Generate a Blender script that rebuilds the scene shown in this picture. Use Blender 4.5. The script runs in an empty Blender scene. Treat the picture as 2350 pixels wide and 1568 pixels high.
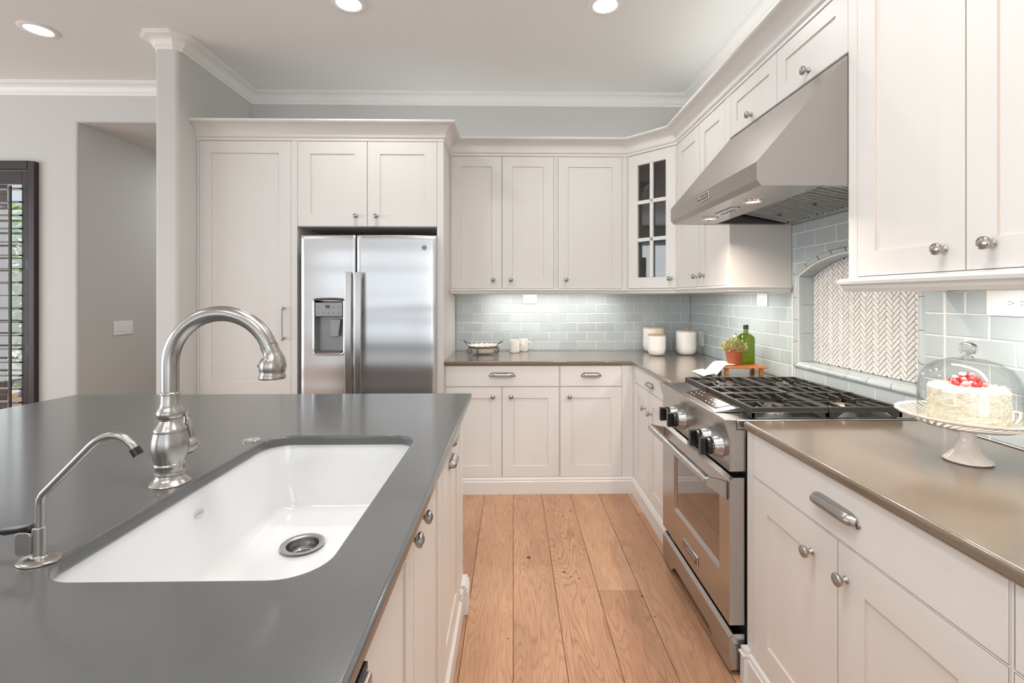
import bpy, bmesh, math, random
from mathutils import Vector, Matrix, noise
from mathutils.geometry import tessellate_polygon
random.seed(7)
PI = math.pi
SC = bpy.context.scene
COL = SC.collection

# ------------------------------------------------------------------ camera, world, lights, exposure
F_PX = 1100.0
YAW = math.radians(1.05)
cam_d = bpy.data.cameras.new('camera')
cam = bpy.data.objects.new('camera', cam_d)
COL.objects.link(cam)
cam.location = (0, 0, 1.354)
cam.rotation_euler = (PI / 2, 0, -YAW)
cam_d.sensor_fit = 'HORIZONTAL'
cam_d.sensor_width = 36.0
cam_d.lens = 36.0 * F_PX / 2350.0
cam_d.shift_x = -(1198.0 - 1175.0) / 2350.0
cam_d.shift_y = -(784.0 - 682.0) / 2350.0
cam_d.clip_start = 0.02
SC.camera = cam

SC.view_settings.view_transform = 'Standard'
SC.view_settings.look = 'None'
SC.view_settings.gamma = 1.0
SC.view_settings.use_curve_mapping = False
SC.view_settings.exposure = -0.04
SC.cycles.use_denoising = True
SC.cycles.max_bounces = 8
SC.cycles.diffuse_bounces = 6
SC.cycles.glossy_bounces = 4
SC.cycles.transmission_bounces = 6
SC.cycles.transparent_max_bounces = 12
SC.cycles.sample_clamp_indirect = 6.0
SC.cycles.blur_glossy = 0.5

world = bpy.data.worlds.new('sky')
SC.world = world
world.use_nodes = True
wn = world.node_tree
wbg = wn.nodes['Background']
wbg.inputs['Color'].default_value = (0.86, 0.93, 1.0, 1)
wbg.inputs['Strength'].default_value = 0.9


def area(name, loc, rot, sx, sy, power, color=(1, 1, 1), spread=180, shape='RECTANGLE'):
    d = bpy.data.lights.new(name, 'AREA')
    d.shape = shape
    d.size = sx
    d.size_y = sy
    d.energy = power
    d.color = color
    d.spread = math.radians(spread)
    o = bpy.data.objects.new(name, d)
    o.location = loc
    o.rotation_euler = rot
    COL.objects.link(o)
    return o


sun_d = bpy.data.lights.new('sun', 'SUN')
sun_d.energy = 3.0
sun_d.angle = 0.02
sun_o = bpy.data.objects.new('sun', sun_d)
sun_o.rotation_euler = (.35, -.45, 0)
COL.objects.link(sun_o)
DAY = (0.93, 0.97, 1.0)
WARM = (1.0, 0.86, 0.70)
LED = (1.0, 0.93, 0.84)
# area-light fill added at unseen rear and far-left openings, in daylight colour
area('fill_rear_left', (-4.35, -3.9, 1.45), (PI / 2 + .3, 0, 0), 2.1, 2.3, 22, DAY)
area('fill_rear', (-2.05, -3.9, 1.45), (PI / 2, 0, 0), 1.9, 2.2, 13, DAY)
area('fill_rear_right', (.35, -3.9, 1.45), (PI / 2 + .2, 0, 0), 2.0, 2.3, 36, DAY)
area('hall_fill', (-2.8, 5.3, 2.70), (0, 0, 0), .3, .3, 9, (1, .98, .95))  # added fill, no fixture: brightens the passage
area('uplight_fill_right', (1.33, 2.0, 2.55), (PI, 0, 0), .10, 3.0, 4.0, (1, .97, .93))  # added uplights on the cabinet tops, unseen, to brighten ceiling and back wall
area('uplight_fill_back', (.2, 3.82, 2.55), (PI, 0, 0), 2.0, .10, .9, (1, .97, .93))
area('uplight_fill_pantry', (-1.3, 3.75, 2.56), (PI, 0, 0), 1.4, .12, .4, (1, .97, .93))
area('fill_left', (-6.4, 0.2, 1.45), (PI / 2 + .3, 0, -PI / 2), 4.5, 2.3, 122, DAY)  # added fill panel before the unseen far-left opening
area('daylight_patio_window', (-4.5, 4.10, 1.35), (-PI / 2, 0, 0), 1.4, 1.9, 14, DAY)

# ------------------------------------------------------------------ materials


def srgb(r, g, b):
    def f(c):
        c /= 255.0
        return c / 12.92 if c <= 0.04045 else ((c + 0.055) / 1.055) ** 2.4
    return (f(r), f(g), f(b), 1)


def mat(name, col, rough=0.5, metal=0.0, spec=0.5, coat=0.0, bump=None, var=None, emit=None, aniso=0.0):
    m = bpy.data.materials.new(name)
    m.use_nodes = True
    nt = m.node_tree
    b = nt.nodes['Principled BSDF']
    b.inputs['Base Color'].default_value = col
    b.inputs['Roughness'].default_value = rough
    b.inputs['Metallic'].default_value = metal
    b.inputs['Specular IOR Level'].default_value = spec
    b.inputs['Coat Weight'].default_value = coat
    b.inputs['Coat Roughness'].default_value = 0.05
    b.inputs['Anisotropic'].default_value = aniso
    tc = nt.nodes.new('ShaderNodeTexCoord')
    if var:  # (scale vector, amount, detail)
        sc, amt = var
        mp = nt.nodes.new('ShaderNodeMapping')
        mp.inputs['Scale'].default_value = sc
        nz = nt.nodes.new('ShaderNodeTexNoise')
        nz.inputs['Scale'].default_value = 1.0
        nz.inputs['Detail'].default_value = 4.0
        nt.links.new(tc.outputs['Object'], mp.inputs['Vector'])
        nt.links.new(mp.outputs['Vector'], nz.inputs['Vector'])
        mr = nt.nodes.new('ShaderNodeMapRange')
        mr.inputs['From Min'].default_value = 0.3
        mr.inputs['From Max'].default_value = 0.7
        mr.inputs['To Min'].default_value = 1 - amt
        mr.inputs['To Max'].default_value = 1 + amt
        nt.links.new(nz.outputs['Fac'], mr.inputs['Value'])
        hs = nt.nodes.new('ShaderNodeHueSaturation')
        hs.inputs['Color'].default_value = col
        nt.links.new(mr.outputs['Result'], hs.inputs['Value'])
        nt.links.new(hs.outputs['Color'], b.inputs['Base Color'])
    if bump:
        sc, st, dist = bump
        mp = nt.nodes.new('ShaderNodeMapping')
        mp.inputs['Scale'].default_value = sc
        nz = nt.nodes.new('ShaderNodeTexNoise')
        nz.inputs['Scale'].default_value = 1.0
        nz.inputs['Detail'].default_value = 3.0
        bp = nt.nodes.new('ShaderNodeBump')
        bp.inputs['Strength'].default_value = st
        bp.inputs['Distance'].default_value = dist
        nt.links.new(tc.outputs['Object'], mp.inputs['Vector'])
        nt.links.new(mp.outputs['Vector'], nz.inputs['Vector'])
        nt.links.new(nz.outputs['Fac'], bp.inputs['Height'])
        nt.links.new(bp.outputs['Normal'], b.inputs['Normal'])
    if emit:
        b.inputs['Emission Color'].default_value = emit[0]
        b.inputs['Emission Strength'].default_value = emit[1]
    return m


def thin_glass(name, tint=(1, 1, 1, 1), refl=0.08, rough=0.01):
    m = bpy.data.materials.new(name)
    m.use_nodes = True
    nt = m.node_tree
    nt.nodes.clear()
    out = nt.nodes.new('ShaderNodeOutputMaterial')
    mix = nt.nodes.new('ShaderNodeMixShader')
    tr = nt.nodes.new('ShaderNodeBsdfTransparent')
    tr.inputs['Color'].default_value = tint
    gl = nt.nodes.new('ShaderNodeBsdfGlossy')
    gl.inputs['Roughness'].default_value = rough
    fr = nt.nodes.new('ShaderNodeLayerWeight')
    fr.inputs['Blend'].default_value = 0.35
    mr = nt.nodes.new('ShaderNodeMapRange')
    mr.inputs['To Min'].default_value = refl
    mr.inputs['To Max'].default_value = 0.6
    pw = nt.nodes.new('ShaderNodeMath')
    pw.operation = 'POWER'
    pw.inputs[1].default_value = 2.5
    nt.links.new(fr.outputs['Facing'], pw.inputs[0])
    nt.links.new(pw.outputs[0], mr.inputs['Value'])
    nt.links.new(mr.outputs['Result'], mix.inputs['Fac'])
    nt.links.new(tr.outputs[0], mix.inputs[1])
    nt.links.new(gl.outputs[0], mix.inputs[2])
    nt.links.new(mix.outputs[0], out.inputs['Surface'])
    return m


def floor_mat():
    m = bpy.data.materials.new('oak_planks')
    m.use_nodes = True
    nt = m.node_tree
    N, L = nt.nodes, nt.links
    b = N['Principled BSDF']
    at = N.new('ShaderNodeAttribute')
    at.attribute_name = 'plank'
    sep = N.new('ShaderNodeSeparateColor')
    L.new(at.outputs['Color'], sep.inputs['Color'])
    tc = N.new('ShaderNodeTexCoord')
    ofs = N.new('ShaderNodeVectorMath')
    ofs.operation = 'MULTIPLY_ADD'
    L.new(at.outputs['Color'], ofs.inputs[0])
    ofs.inputs[1].default_value = (7, 23, 11)
    L.new(tc.outputs['Object'], ofs.inputs[2])
    # cathedral grain: distorted bands stretched along the plank
    mp = N.new('ShaderNodeMapping')
    mp.inputs['Scale'].default_value = (7.0, 0.9, 1)
    L.new(ofs.outputs[0], mp.inputs['Vector'])
    nz = N.new('ShaderNodeTexNoise')
    nz.inputs['Scale'].default_value = 1.0
    nz.inputs['Detail'].default_value = 1.5
    nz.inputs['Distortion'].default_value = 0.35
    L.new(mp.outputs[0], nz.inputs['Vector'])
    mul = N.new('ShaderNodeMath')
    mul.operation = 'MULTIPLY'
    mul.inputs[1].default_value = 34.0
    L.new(nz.outputs['Fac'], mul.inputs[0])
    fr = N.new('ShaderNodeMath')
    fr.operation = 'PINGPONG'
    fr.inputs[1].default_value = 0.5
    L.new(mul.outputs[0], fr.inputs[0])
    gr = N.new('ShaderNodeMapRange')
    gr.inputs['From Max'].default_value = 0.22
    gr.inputs['To Min'].default_value = 1.0
    gr.inputs['To Max'].default_value = 0.0
    L.new(fr.outputs[0], gr.inputs['Value'])
    # fine pores
    mp2 = N.new('ShaderNodeMapping')
    mp2.inputs['Scale'].default_value = (260, 9, 1)
    L.new(ofs.outputs[0], mp2.inputs['Vector'])
    nz2 = N.new('ShaderNodeTexNoise')
    nz2.inputs['Scale'].default_value = 1.0
    nz2.inputs['Detail'].default_value = 3.0
    L.new(mp2.outputs[0], nz2.inputs['Vector'])
    # broad tone clouds
    mp3 = N.new('ShaderNodeMapping')
    mp3.inputs['Scale'].default_value = (7, 1.6, 1)
    L.new(ofs.outputs[0], mp3.inputs['Vector'])
    nz3 = N.new('ShaderNodeTexNoise')
    nz3.inputs['Scale'].default_value = 1.0
    nz3.inputs['Detail'].default_value = 3.0
    L.new(mp3.outputs[0], nz3.inputs['Vector'])
    rmp = N.new('ShaderNodeValToRGB')
    rmp.color_ramp.elements[0].position = 0.0
    rmp.color_ramp.elements[0].color = srgb(146, 104, 80)
    rmp.color_ramp.elements[1].position = 1.0
    rmp.color_ramp.elements[1].color = srgb(212, 171, 137)
    e = rmp.color_ramp.elements.new(0.5)
    e.color = srgb(190, 147, 116)
    add = N.new('ShaderNodeMath')
    add.operation = 'MULTIPLY_ADD'
    add.inputs[1].default_value = 0.75
    L.new(nz3.outputs['Fac'], add.inputs[0])
    sc_ = N.new('ShaderNodeMath')
    sc_.operation = 'MULTIPLY_ADD'
    L.new(sep.outputs['Red'], sc_.inputs[0])
    sc_.inputs[1].default_value = 0.42
    sc_.inputs[2].default_value = -0.06
    L.new(sc_.outputs[0], add.inputs[2])
    L.new(add.outputs[0], rmp.inputs['Fac'])
    # knots at fixed spots
    geo = N.new('ShaderNodeNewGeometry')
    last = None
    for (kx, ky, r) in ((0.080, 2.49, .014), (0.251, 2.356, .010), (0.279, 2.315, .006), (0.317, 2.30, .007), (0.582, 2.158, .008), (0.60, 2.02, .005), (0.30, 2.56, .005), (0.43, 2.60, .006), (0.36, 3.02, .008), (-0.10, 3.29, .012), (0.17, 1.36, .006), (-0.02, 1.9, .005)):
        sb = N.new('ShaderNodeVectorMath')
        sb.operation = 'SUBTRACT'
        L.new(geo.outputs['Position'], sb.inputs[0])
        sb.inputs[1].default_value = (kx, ky, 0)
        ml = N.new('ShaderNodeVectorMath')
        ml.operation = 'MULTIPLY'
        L.new(sb.outputs[0], ml.inputs[0])
        ml.inputs[1].default_value = (1, 1.0, 0)
        ln = N.new('ShaderNodeVectorMath')
        ln.operation = 'LENGTH'
        L.new(ml.outputs[0], ln.inputs[0])
        mr = N.new('ShaderNodeMapRange')
        mr.inputs['From Min'].default_value = r * 0.62
        mr.inputs['From Max'].default_value = r * 1.0
        mr.inputs['To Min'].default_value = 0.9
        mr.inputs['To Max'].default_value = 0.0
        L.new(ln.outputs['Value'], mr.inputs['Value'])
        if last is None:
            last = mr.outputs['Result']
        else:
            mx = N.new('ShaderNodeMath')
            mx.operation = 'MAXIMUM'
            L.new(last, mx.inputs[0])
            L.new(mr.outputs['Result'], mx.inputs[1])
            last = mx.outputs[0]
    m1 = N.new('ShaderNodeMix')
    m1.data_type = 'RGBA'
    m1.blend_type = 'MULTIPLY'
    L.new(rmp.outputs['Color'], m1.inputs['A'])
    m1.inputs['B'].default_value = (0.74, 0.65, 0.57, 1)
    g2 = N.new('ShaderNodeMath')
    g2.operation = 'MULTIPLY'
    L.new(gr.outputs['Result'], g2.inputs[0])
    L.new(sep.outputs['Green'], g2.inputs[1])
    L.new(g2.outputs[0], m1.inputs['Factor'])
    m2 = N.new('ShaderNodeMix')
    m2.data_type = 'RGBA'
    m2.blend_type = 'MULTIPLY'
    L.new(m1.outputs['Result'], m2.inputs['A'])
    m2.inputs['B'].default_value = (0.72, 0.66, 0.6, 1)
    p2 = N.new('ShaderNodeMapRange')
    p2.inputs['From Min'].default_value = 0.42
    p2.inputs['From Max'].default_value = 0.75
    L.new(nz2.outputs['Fac'], p2.inputs['Value'])
    L.new(p2.outputs['Result'], m2.inputs['Factor'])
    m3 = N.new('ShaderNodeMix')
    m3.data_type = 'RGBA'
    L.new(last, m3.inputs['Factor'])
    L.new(m2.outputs['Result'], m3.inputs['A'])
    m3.inputs['B'].default_value = (0.03, 0.02, 0.015, 1)
    L.new(m3.outputs['Result'], b.inputs['Base Color'])
    b.inputs['Roughness'].default_value = 0.42
    bp = N.new('ShaderNodeBump')
    bp.inputs['Strength'].default_value = 0.15
    bp.inputs['Distance'].default_value = 0.002
    L.new(nz2.outputs['Fac'], bp.inputs['Height'])
    L.new(bp.outputs['Normal'], b.inputs['Normal'])
    return m


def tile_mat(name, col):
    """glazed tile, slight tone shift from tile to tile"""
    m = mat(name, col, rough=0.08, spec=0.6, bump=((14, 14, 14), 0.12, 0.004))
    nt = m.node_tree
    b = nt.nodes['Principled BSDF']
    geo = nt.nodes.new('ShaderNodeNewGeometry')
    mr = nt.nodes.new('ShaderNodeMapRange')
    mr.inputs['To Min'].default_value = 0.94
    mr.inputs['To Max'].default_value = 1.06
    nt.links.new(geo.outputs['Random Per Island'], mr.inputs['Value'])
    hs = nt.nodes.new('ShaderNodeHueSaturation')
    hs.inputs['Color'].default_value = col
    nt.links.new(mr.outputs['Result'], hs.inputs['Value'])
    nt.links.new(hs.outputs['Color'], b.inputs['Base Color'])
    return m


M = {}
M['paint'] = mat('cream_cabinet_paint', srgb(222, 220, 217), 0.38, var=((6, 6, 1.2), 0.02), bump=((30, 30, 4), 0.05, 0.002))
M['glaze'] = mat('brown_glaze', srgb(212, 200, 189), 0.5)
M['carcass'] = mat('cabinet_interior', srgb(120, 104, 90), 0.6)
M['interior'] = mat('cabinet_inside_wood', srgb(158, 142, 128), 0.5)
M['wall'] = mat('grey_wall_paint', srgb(206, 206, 204), 0.65, bump=((60, 60, 60), 0.12, 0.002))
M['ceil'] = mat('ceiling_plaster', srgb(235, 238, 237), 0.75, bump=((22, 22, 22), 0.22, 0.004))
M['trim'] = mat('white_trim_paint', srgb(240, 240, 238), 0.4)
M['quartz'] = mat('grey_quartz', srgb(88, 89, 89), 0.276, spec=0.3, coat=0.6, var=((40, 40, 40), 0.02))
M['quartz2'] = mat('warm_tinted_quartz', srgb(114, 99, 84), 0.276, spec=0.3, coat=1.0, var=((40, 40, 40), 0.02))  # same grey quartz, with the warm lamp tint put into its colour
M['steel'] = mat('brushed_steel', (0.50, 0.49, 0.475, 1), 0.27, 1.0, aniso=0.4, bump=((2, 2, 500), 0.03, 0.0006))
M['fridge_steel'] = mat('fridge_steel', (0.64, 0.65, 0.66, 1), 0.276, 1.0, bump=((0.8, 0.8, 6.5), 0.5, 0.02))
M['hood_steel'] = mat('hood_steel', (0.43, 0.40, 0.385, 1), 0.36, 1.0, bump=((500, 4, 4), 0.03, 0.0006))
M['nickel'] = mat('brushed_nickel', (0.43, 0.41, 0.39, 1), 0.27, 1.0)
M['chrome'] = mat('chrome', (0.8, 0.8, 0.8, 1), 0.08, 1.0)
M['dark_steel'] = mat('dark_steel', (0.18, 0.17, 0.17, 1), 0.3, 1.0)
M['iron'] = mat('cast_iron', (0.042, 0.039, 0.037, 1), 0.40, 0.3, bump=((300, 300, 300), 0.15, 0.0008))
M['black'] = mat('black_plastic', (0.012, 0.012, 0.013, 1), 0.22)
M['blackmat'] = mat('black_gap', (0.01, 0.01, 0.01, 1), 0.7)
M['ovenglass'] = mat('oven_glass', (0.035, 0.022, 0.016, 1), 0.05, spec=1.0, coat=1.0)
M['panelglass'] = mat('control_glass', (0.045, 0.03, 0.025, 1), 0.18, spec=0.15)
M['porcelain'] = mat('white_porcelain', (0.73, 0.74, 0.75, 1), 0.10, coat=0.4)
M['cream_ceramic'] = mat('cream_ceramic', srgb(244, 236, 226), 0.12, coat=0.5)
M['white_ceramic'] = mat('white_ceramic', srgb(243, 240, 236), 0.3, bump=((110, 110, 110), 0.45, 0.003))
M['lidwood'] = mat('bamboo_lid', srgb(214, 168, 116), 0.45, var=((40, 8, 8), 0.1))
M['wood'] = mat('stained_wood', srgb(192, 122, 72), 0.35, var=((8, 50, 8), 0.16))
M['darkwood'] = mat('shutter_wood', srgb(54, 43, 43), 0.4, var=((60, 60, 3), 0.15), spec=0.4)
M['terracotta'] = mat('terracotta', srgb(178, 98, 64), 0.7, var=((30, 30, 30), 0.08))
M['leaf'] = mat('sage_leaf', srgb(146, 150, 92), 0.6)
M['leafpale'] = mat('pale_leaf', srgb(214, 210, 160), 0.6)
M['cloth'] = mat('white_cloth', srgb(245, 240, 236), 0.85, bump=((500, 500, 500), 0.2, 0.001))
M['tile'] = tile_mat('celadon_tile', srgb(184, 194, 197))
M['grout'] = mat('white_grout', srgb(236, 236, 232), 0.8)
M['herring'] = tile_mat('white_herringbone', srgb(232, 230, 228))
M['greygrout'] = mat('grey_grout', srgb(116, 118, 122), 0.8)
M['plastic'] = mat('white_plastic', srgb(246, 246, 246), 0.35)
M['slot'] = mat('slot_dark', srgb(90, 88, 86), 0.6)
M['lamp'] = mat('lamp_glow', (1, 1, 1, 1), 0.5, emit=((1, 0.97, 0.93, 1), 3.5))
M['warmlamp'] = mat('hood_lamp_glow', (1, 1, 1, 1), 0.5, emit=((1, 0.85, 0.62, 1), 14))
M['ledlamp'] = mat('led_glow', (1, 1, 1, 1), 0.5, emit=((1, 0.95, 0.86, 1), 5))
M['lcd'] = mat('display', (0.01, 0.01, 0.02, 1), 0.1)
M['dispenser'] = mat('dispenser_grey', srgb(150, 152, 154), 0.35, 0.4)
M['glass'] = thin_glass('clear_glass', (0.97, 0.98, 0.98, 1), 0.05)
M['cabglass'] = thin_glass('cabinet_glass', (0.66, 0.68, 0.68, 1), 0.10)
M['greenglass'] = thin_glass('green_glass', (0.42, 0.53, 0.06, 1), 0.08)
M['label'] = mat('paper_label', srgb(226, 226, 205), 0.6)
M['cake'] = mat('coconut_frosting', srgb(250, 240, 218), 0.9, bump=((260, 260, 260), 0.8, 0.004))
M['berry'] = mat('red_berry', (0.75, 0.02, 0.03, 1), 0.12, coat=0.6)
M['pinkberry'] = mat('sugared_berry', (0.85, 0.32, 0.33, 1), 0.5)
M['hedge'] = mat('hedge_leaf', srgb(140, 170, 84), 0.7)
M['patio'] = mat('patio_stone', srgb(224, 208, 190), 0.8, var=((3, 3, 3), 0.08))
M['chairblue'] = mat('chair_fabric', srgb(116, 134, 158), 0.6)
M['bark'] = mat('post_brown', srgb(110, 92, 78), 0.8, var=((20, 20, 2), 0.3))
M['brass'] = mat('burner_brass', (0.72, 0.55, 0.42, 1), 0.35, 1.0)
M['alum'] = mat('burner_ring', (0.6, 0.58, 0.56, 1), 0.4, 1.0)
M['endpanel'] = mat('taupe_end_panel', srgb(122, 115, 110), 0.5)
M['lidpale'] = mat('pale_lid', srgb(196, 182, 164), 0.5)
M['floor'] = floor_mat()
for q_ in ('quartz', 'quartz2'):
    M[q_].node_tree.nodes['Principled BSDF'].inputs['Coat Roughness'].default_value = 0.12
for nd in M['fridge_steel'].node_tree.nodes:
    if nd.type == 'TEX_NOISE': nd.inputs['Detail'].default_value = 0.0

# ------------------------------------------------------------------ mesh helpers


class MB:
    def __init__(self):
        self.v = []
        self.f = []
        self.mi = []

    def add(self, vs, fs, mtx=None, mi=0):
        o = len(self.v)
        for p in vs:
            p = Vector(p)
            self.v.append(mtx @ p if mtx is not None else p)
        for f in fs:
            self.f.append([i + o for i in f])
            self.mi.append(mi)
        return self

    def box(self, a, b, mtx=None, mi=0):
        x0, y0, z0 = a
        x1, y1, z1 = b
        if x0 > x1: x0, x1 = x1, x0
        if y0 > y1: y0, y1 = y1, y0
        if z0 > z1: z0, z1 = z1, z0
        vs = [(x0, y0, z0), (x1, y0, z0), (x1, y1, z0), (x0, y1, z0), (x0, y0, z1), (x1, y0, z1), (x1, y1, z1), (x0, y1, z1)]
        fs = [(0, 3, 2, 1), (4, 5, 6, 7), (0, 1, 5, 4), (1, 2, 6, 5), (2, 3, 7, 6), (3, 0, 4, 7)]
        return self.add(vs, fs, mtx, mi)

    def prism(self, poly, a, b, axis='z', mtx=None, mi=0, holes=(), split=None):
        """extrude a 2D polygon. axis z: (x,y)->z ; axis y: (x,z)->y ; axis x: (y,z)->x"""
        def P(p, h):
            if axis == 'z': return (p[0], p[1], h)
            if axis == 'y': return (p[0], h, p[1])
            return (h, p[0], p[1])
        loops = [list(poly)] + [list(h) for h in holes]
        flat = [p for l in loops for p in l]
        n = len(flat)
        vs = [P(p, a) for p in flat] + [P(p, b) for p in flat]
        fs = []
        if not holes:
            fs.append(tuple(range(n)))
            fs.append(tuple(range(2 * n - 1, n - 1, -1)))
        else:
            if split is not None:
                for face in split(loops):
                    fs.append(tuple(face))
                    fs.append(tuple(i + n for i in face[::-1]))
            else:
                tri = tessellate_polygon([[Vector((p[0], p[1], 0)) for p in l] for l in loops])
                for t in tri:
                    fs.append((t[0], t[1], t[2]))
                    fs.append((t[2] + n, t[1] + n, t[0] + n))
        o = 0
        for l in loops:
            k = len(l)
            for i in range(k):
                j = (i + 1) % k
                fs.append((o + i, o + j, o + j + n, o + i + n))
            o += k
        return self.add(vs, fs, mtx, mi)

    def lathe(self, prof, seg=24, mtx=None, mi=0, wob=None):
        vs, fs = [], []
        n = len(prof)
        for k in range(seg):
            t = 2 * PI * k / seg
            for i, (r, z) in enumerate(prof):
                w = wob(i, t) if wob else (1.0, 0.0)
                vs.append((r * w[0] * math.cos(t), r * w[0] * math.sin(t), z + w[1]))
        for k in range(seg):
            k2 = (k + 1) % seg
            for i in range(n - 1):
                a, b_, c, d = k * n + i, k2 * n + i, k2 * n + i + 1, k * n + i + 1
                if prof[i][0] < 1e-6 and prof[i + 1][0] < 1e-6: continue
                fs.append((a, b_, c, d))
        return self.add(vs, fs, mtx, mi)

    def tube(self, path, rad, seg=12, mtx=None, mi=0, cap=True, closed=False, flat=None):
        path = [Vector(p) for p in path]
        n = len(path)
        rads = rad if isinstance(rad, (list, tuple)) else [rad] * n
        tang = []
        for i in range(n):
            a = path[(i - 1) % n] if (i > 0 or closed) else path[i]
            b_ = path[(i + 1) % n] if (i < n - 1 or closed) else path[i]
            tang.append((b_ - a).normalized())
        up = Vector((0, 0, 1)) if abs(tang[0].z) < 0.9 else Vector((1, 0, 0))
        nrm = (up - tang[0] * up.dot(tang[0])).normalized()
        vs, fs = [], []
        for i in range(n):
            t = tang[i]
            nrm = (nrm - t * nrm.dot(t)).normalized()
            bi = t.cross(nrm)
            for k in range(seg):
                a = 2 * PI * k / seg
                fx, fy = (1, 1) if flat is None else flat
                vs.append(path[i] + (nrm * math.cos(a) * fx + bi * math.sin(a) * fy) * rads[i])
        for i in range(n if closed else n - 1):
            i2 = (i + 1) % n
            for k in range(seg):
                k2 = (k + 1) % seg
                fs.append((i * seg + k, i * seg + k2, i2 * seg + k2, i2 * seg + k))
        if cap and not closed:
            fs.append(tuple(range(seg - 1, -1, -1)))
            fs.append(tuple((n - 1) * seg + k for k in range(seg)))
        return self.add(vs, fs, mtx, mi)

    def sweep(self, prof, path, mi=0, closed_prof=True):
        """profile (out, z) along a 2D path; out is to the right of travel; mitred corners, capped ends"""
        P = [Vector((p[0], p[1])) for p in path]
        n = len(P)
        m = len(prof)
        vs, fs = [], []
        for i in range(n):
            d1 = (P[i] - P[i - 1]).normalized() if i > 0 else (P[1] - P[0]).normalized()
            d2 = (P[i + 1] - P[i]).normalized() if i < n - 1 else d1
            n1 = Vector((d1.y, -d1.x))
            n2 = Vector((d2.y, -d2.x))
            mm = (n1 + n2)
            mm = mm / mm.length_squared * 2 if mm.length > 1e-6 else n1
            for (o, z) in prof:
                q = P[i] + mm * o
                vs.append((q.x, q.y, z))
        for i in range(n - 1):
            for k in range(m if closed_prof else m - 1):
                k2 = (k + 1) % m
                fs.append((i * m + k, i * m + k2, (i + 1) * m + k2, (i + 1) * m + k))
        fs.append(tuple(range(m)))
        fs.append(tuple((n - 1) * m + k for k in range(m - 1, -1, -1)))
        return self.add(vs, fs, None, mi)

    def build(self, name, mats, parent=None, bevel=0.0, seg=2, smooth=True, angle=35, subsurf=0, solid=0.0):
        if not isinstance(mats, (list, tuple)): mats = [mats]
        me = bpy.data.meshes.new(name)
        me.from_pydata([tuple(p) for p in self.v], [], self.f)
        for mt in mats: me.materials.append(mt)
        for p, k in zip(me.polygons, self.mi): p.material_index = k
        bm = bmesh.new()
        bm.from_mesh(me)
        bmesh.ops.remove_doubles(bm, verts=bm.verts, dist=1e-6)
        bmesh.ops.recalc_face_normals(bm, faces=bm.faces)
        bm.to_mesh(me)
        bm.free()
        if smooth:
            me.shade_smooth()
            me.set_sharp_from_angle(angle=math.radians(angle))
        o = bpy.data.objects.new(name, me)
        COL.objects.link(o)
        if parent is not None: o.parent = parent
        if solid:
            s = o.modifiers.new('solid', 'SOLIDIFY')
            s.thickness = solid
            s.offset = 0
        if bevel:
            b = o.modifiers.new('bevel', 'BEVEL')
            b.width = bevel
            b.segments = seg
            b.limit_method = 'ANGLE'
            b.angle_limit = math.radians(40)
            b.harden_normals = False
            if smooth:
                w = o.modifiers.new('wn', 'WEIGHTED_NORMAL')
                w.keep_sharp = True
        if subsurf:
            s = o.modifiers.new('sub', 'SUBSURF')
            s.levels = subsurf
            s.render_levels = subsurf
        return o


def thing(name, label, cat, loc=(0, 0, 0), rz=0.0, group=None):
    o = bpy.data.objects.new(name, None)
    o.empty_display_size = 0.1
    COL.objects.link(o)
    o.location = loc
    o.rotation_euler = (0, 0, rz)
    o['label'] = label
    o['category'] = cat
    o['kind'] = 'thing'
    if group: o['group'] = group
    return o


def tag(o, label, cat, group=None, kind='thing'):
    o['label'] = label
    o['category'] = cat
    o['kind'] = kind
    if group: o['group'] = group
    return o


def struct(o, label=None):
    o['kind'] = 'structure'
    if label: o['label'] = label
    return o


def T(x, y, z): return Matrix.Translation((x, y, z))
def RX(a): return Matrix.Rotation(a, 4, 'X')
def RY(a): return Matrix.Rotation(a, 4, 'Y')
def RZ(a): return Matrix.Rotation(a, 4, 'Z')


def text(s, size, parent, mtx, material, extrude=0.0006, name='lettering', sx=1.0):
    c = bpy.data.curves.new(name, 'FONT')
    c.body = s
    c.size = size
    c.extrude = extrude
    c.align_x = 'CENTER'
    c.align_y = 'CENTER'
    c.materials.append(material)
    tmp = bpy.data.objects.new(name, c)
    me = bpy.data.meshes.new_from_object(tmp)
    bpy.data.objects.remove(tmp)
    o = bpy.data.objects.new(name, me)
    COL.objects.link(o)
    o.parent = parent
    o.matrix_local = mtx @ Matrix.Scale(sx, 4, (1, 0, 0))
    return o


FRONT = RX(PI / 2)       # text facing local -y


def rrect(x0, y0, x1, y1, r, n=6):
    pts = []
    for cx, cy, a0 in ((x1 - r, y0 + r, -PI / 2), (x1 - r, y1 - r, 0), (x0 + r, y1 - r, PI / 2), (x0 + r, y0 + r, PI)):
        for k in range(n + 1):
            a = a0 + PI / 2 * k / n
            pts.append((cx + r * math.cos(a), cy + r * math.sin(a)))
    return pts


# ------------------------------------------------------------------ room shell
ZC = 3.015          # ceiling
YB = 3.95           # back wall
XR = 1.475          # right wall
YL = 3.81           # wall of the room to the left


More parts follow.
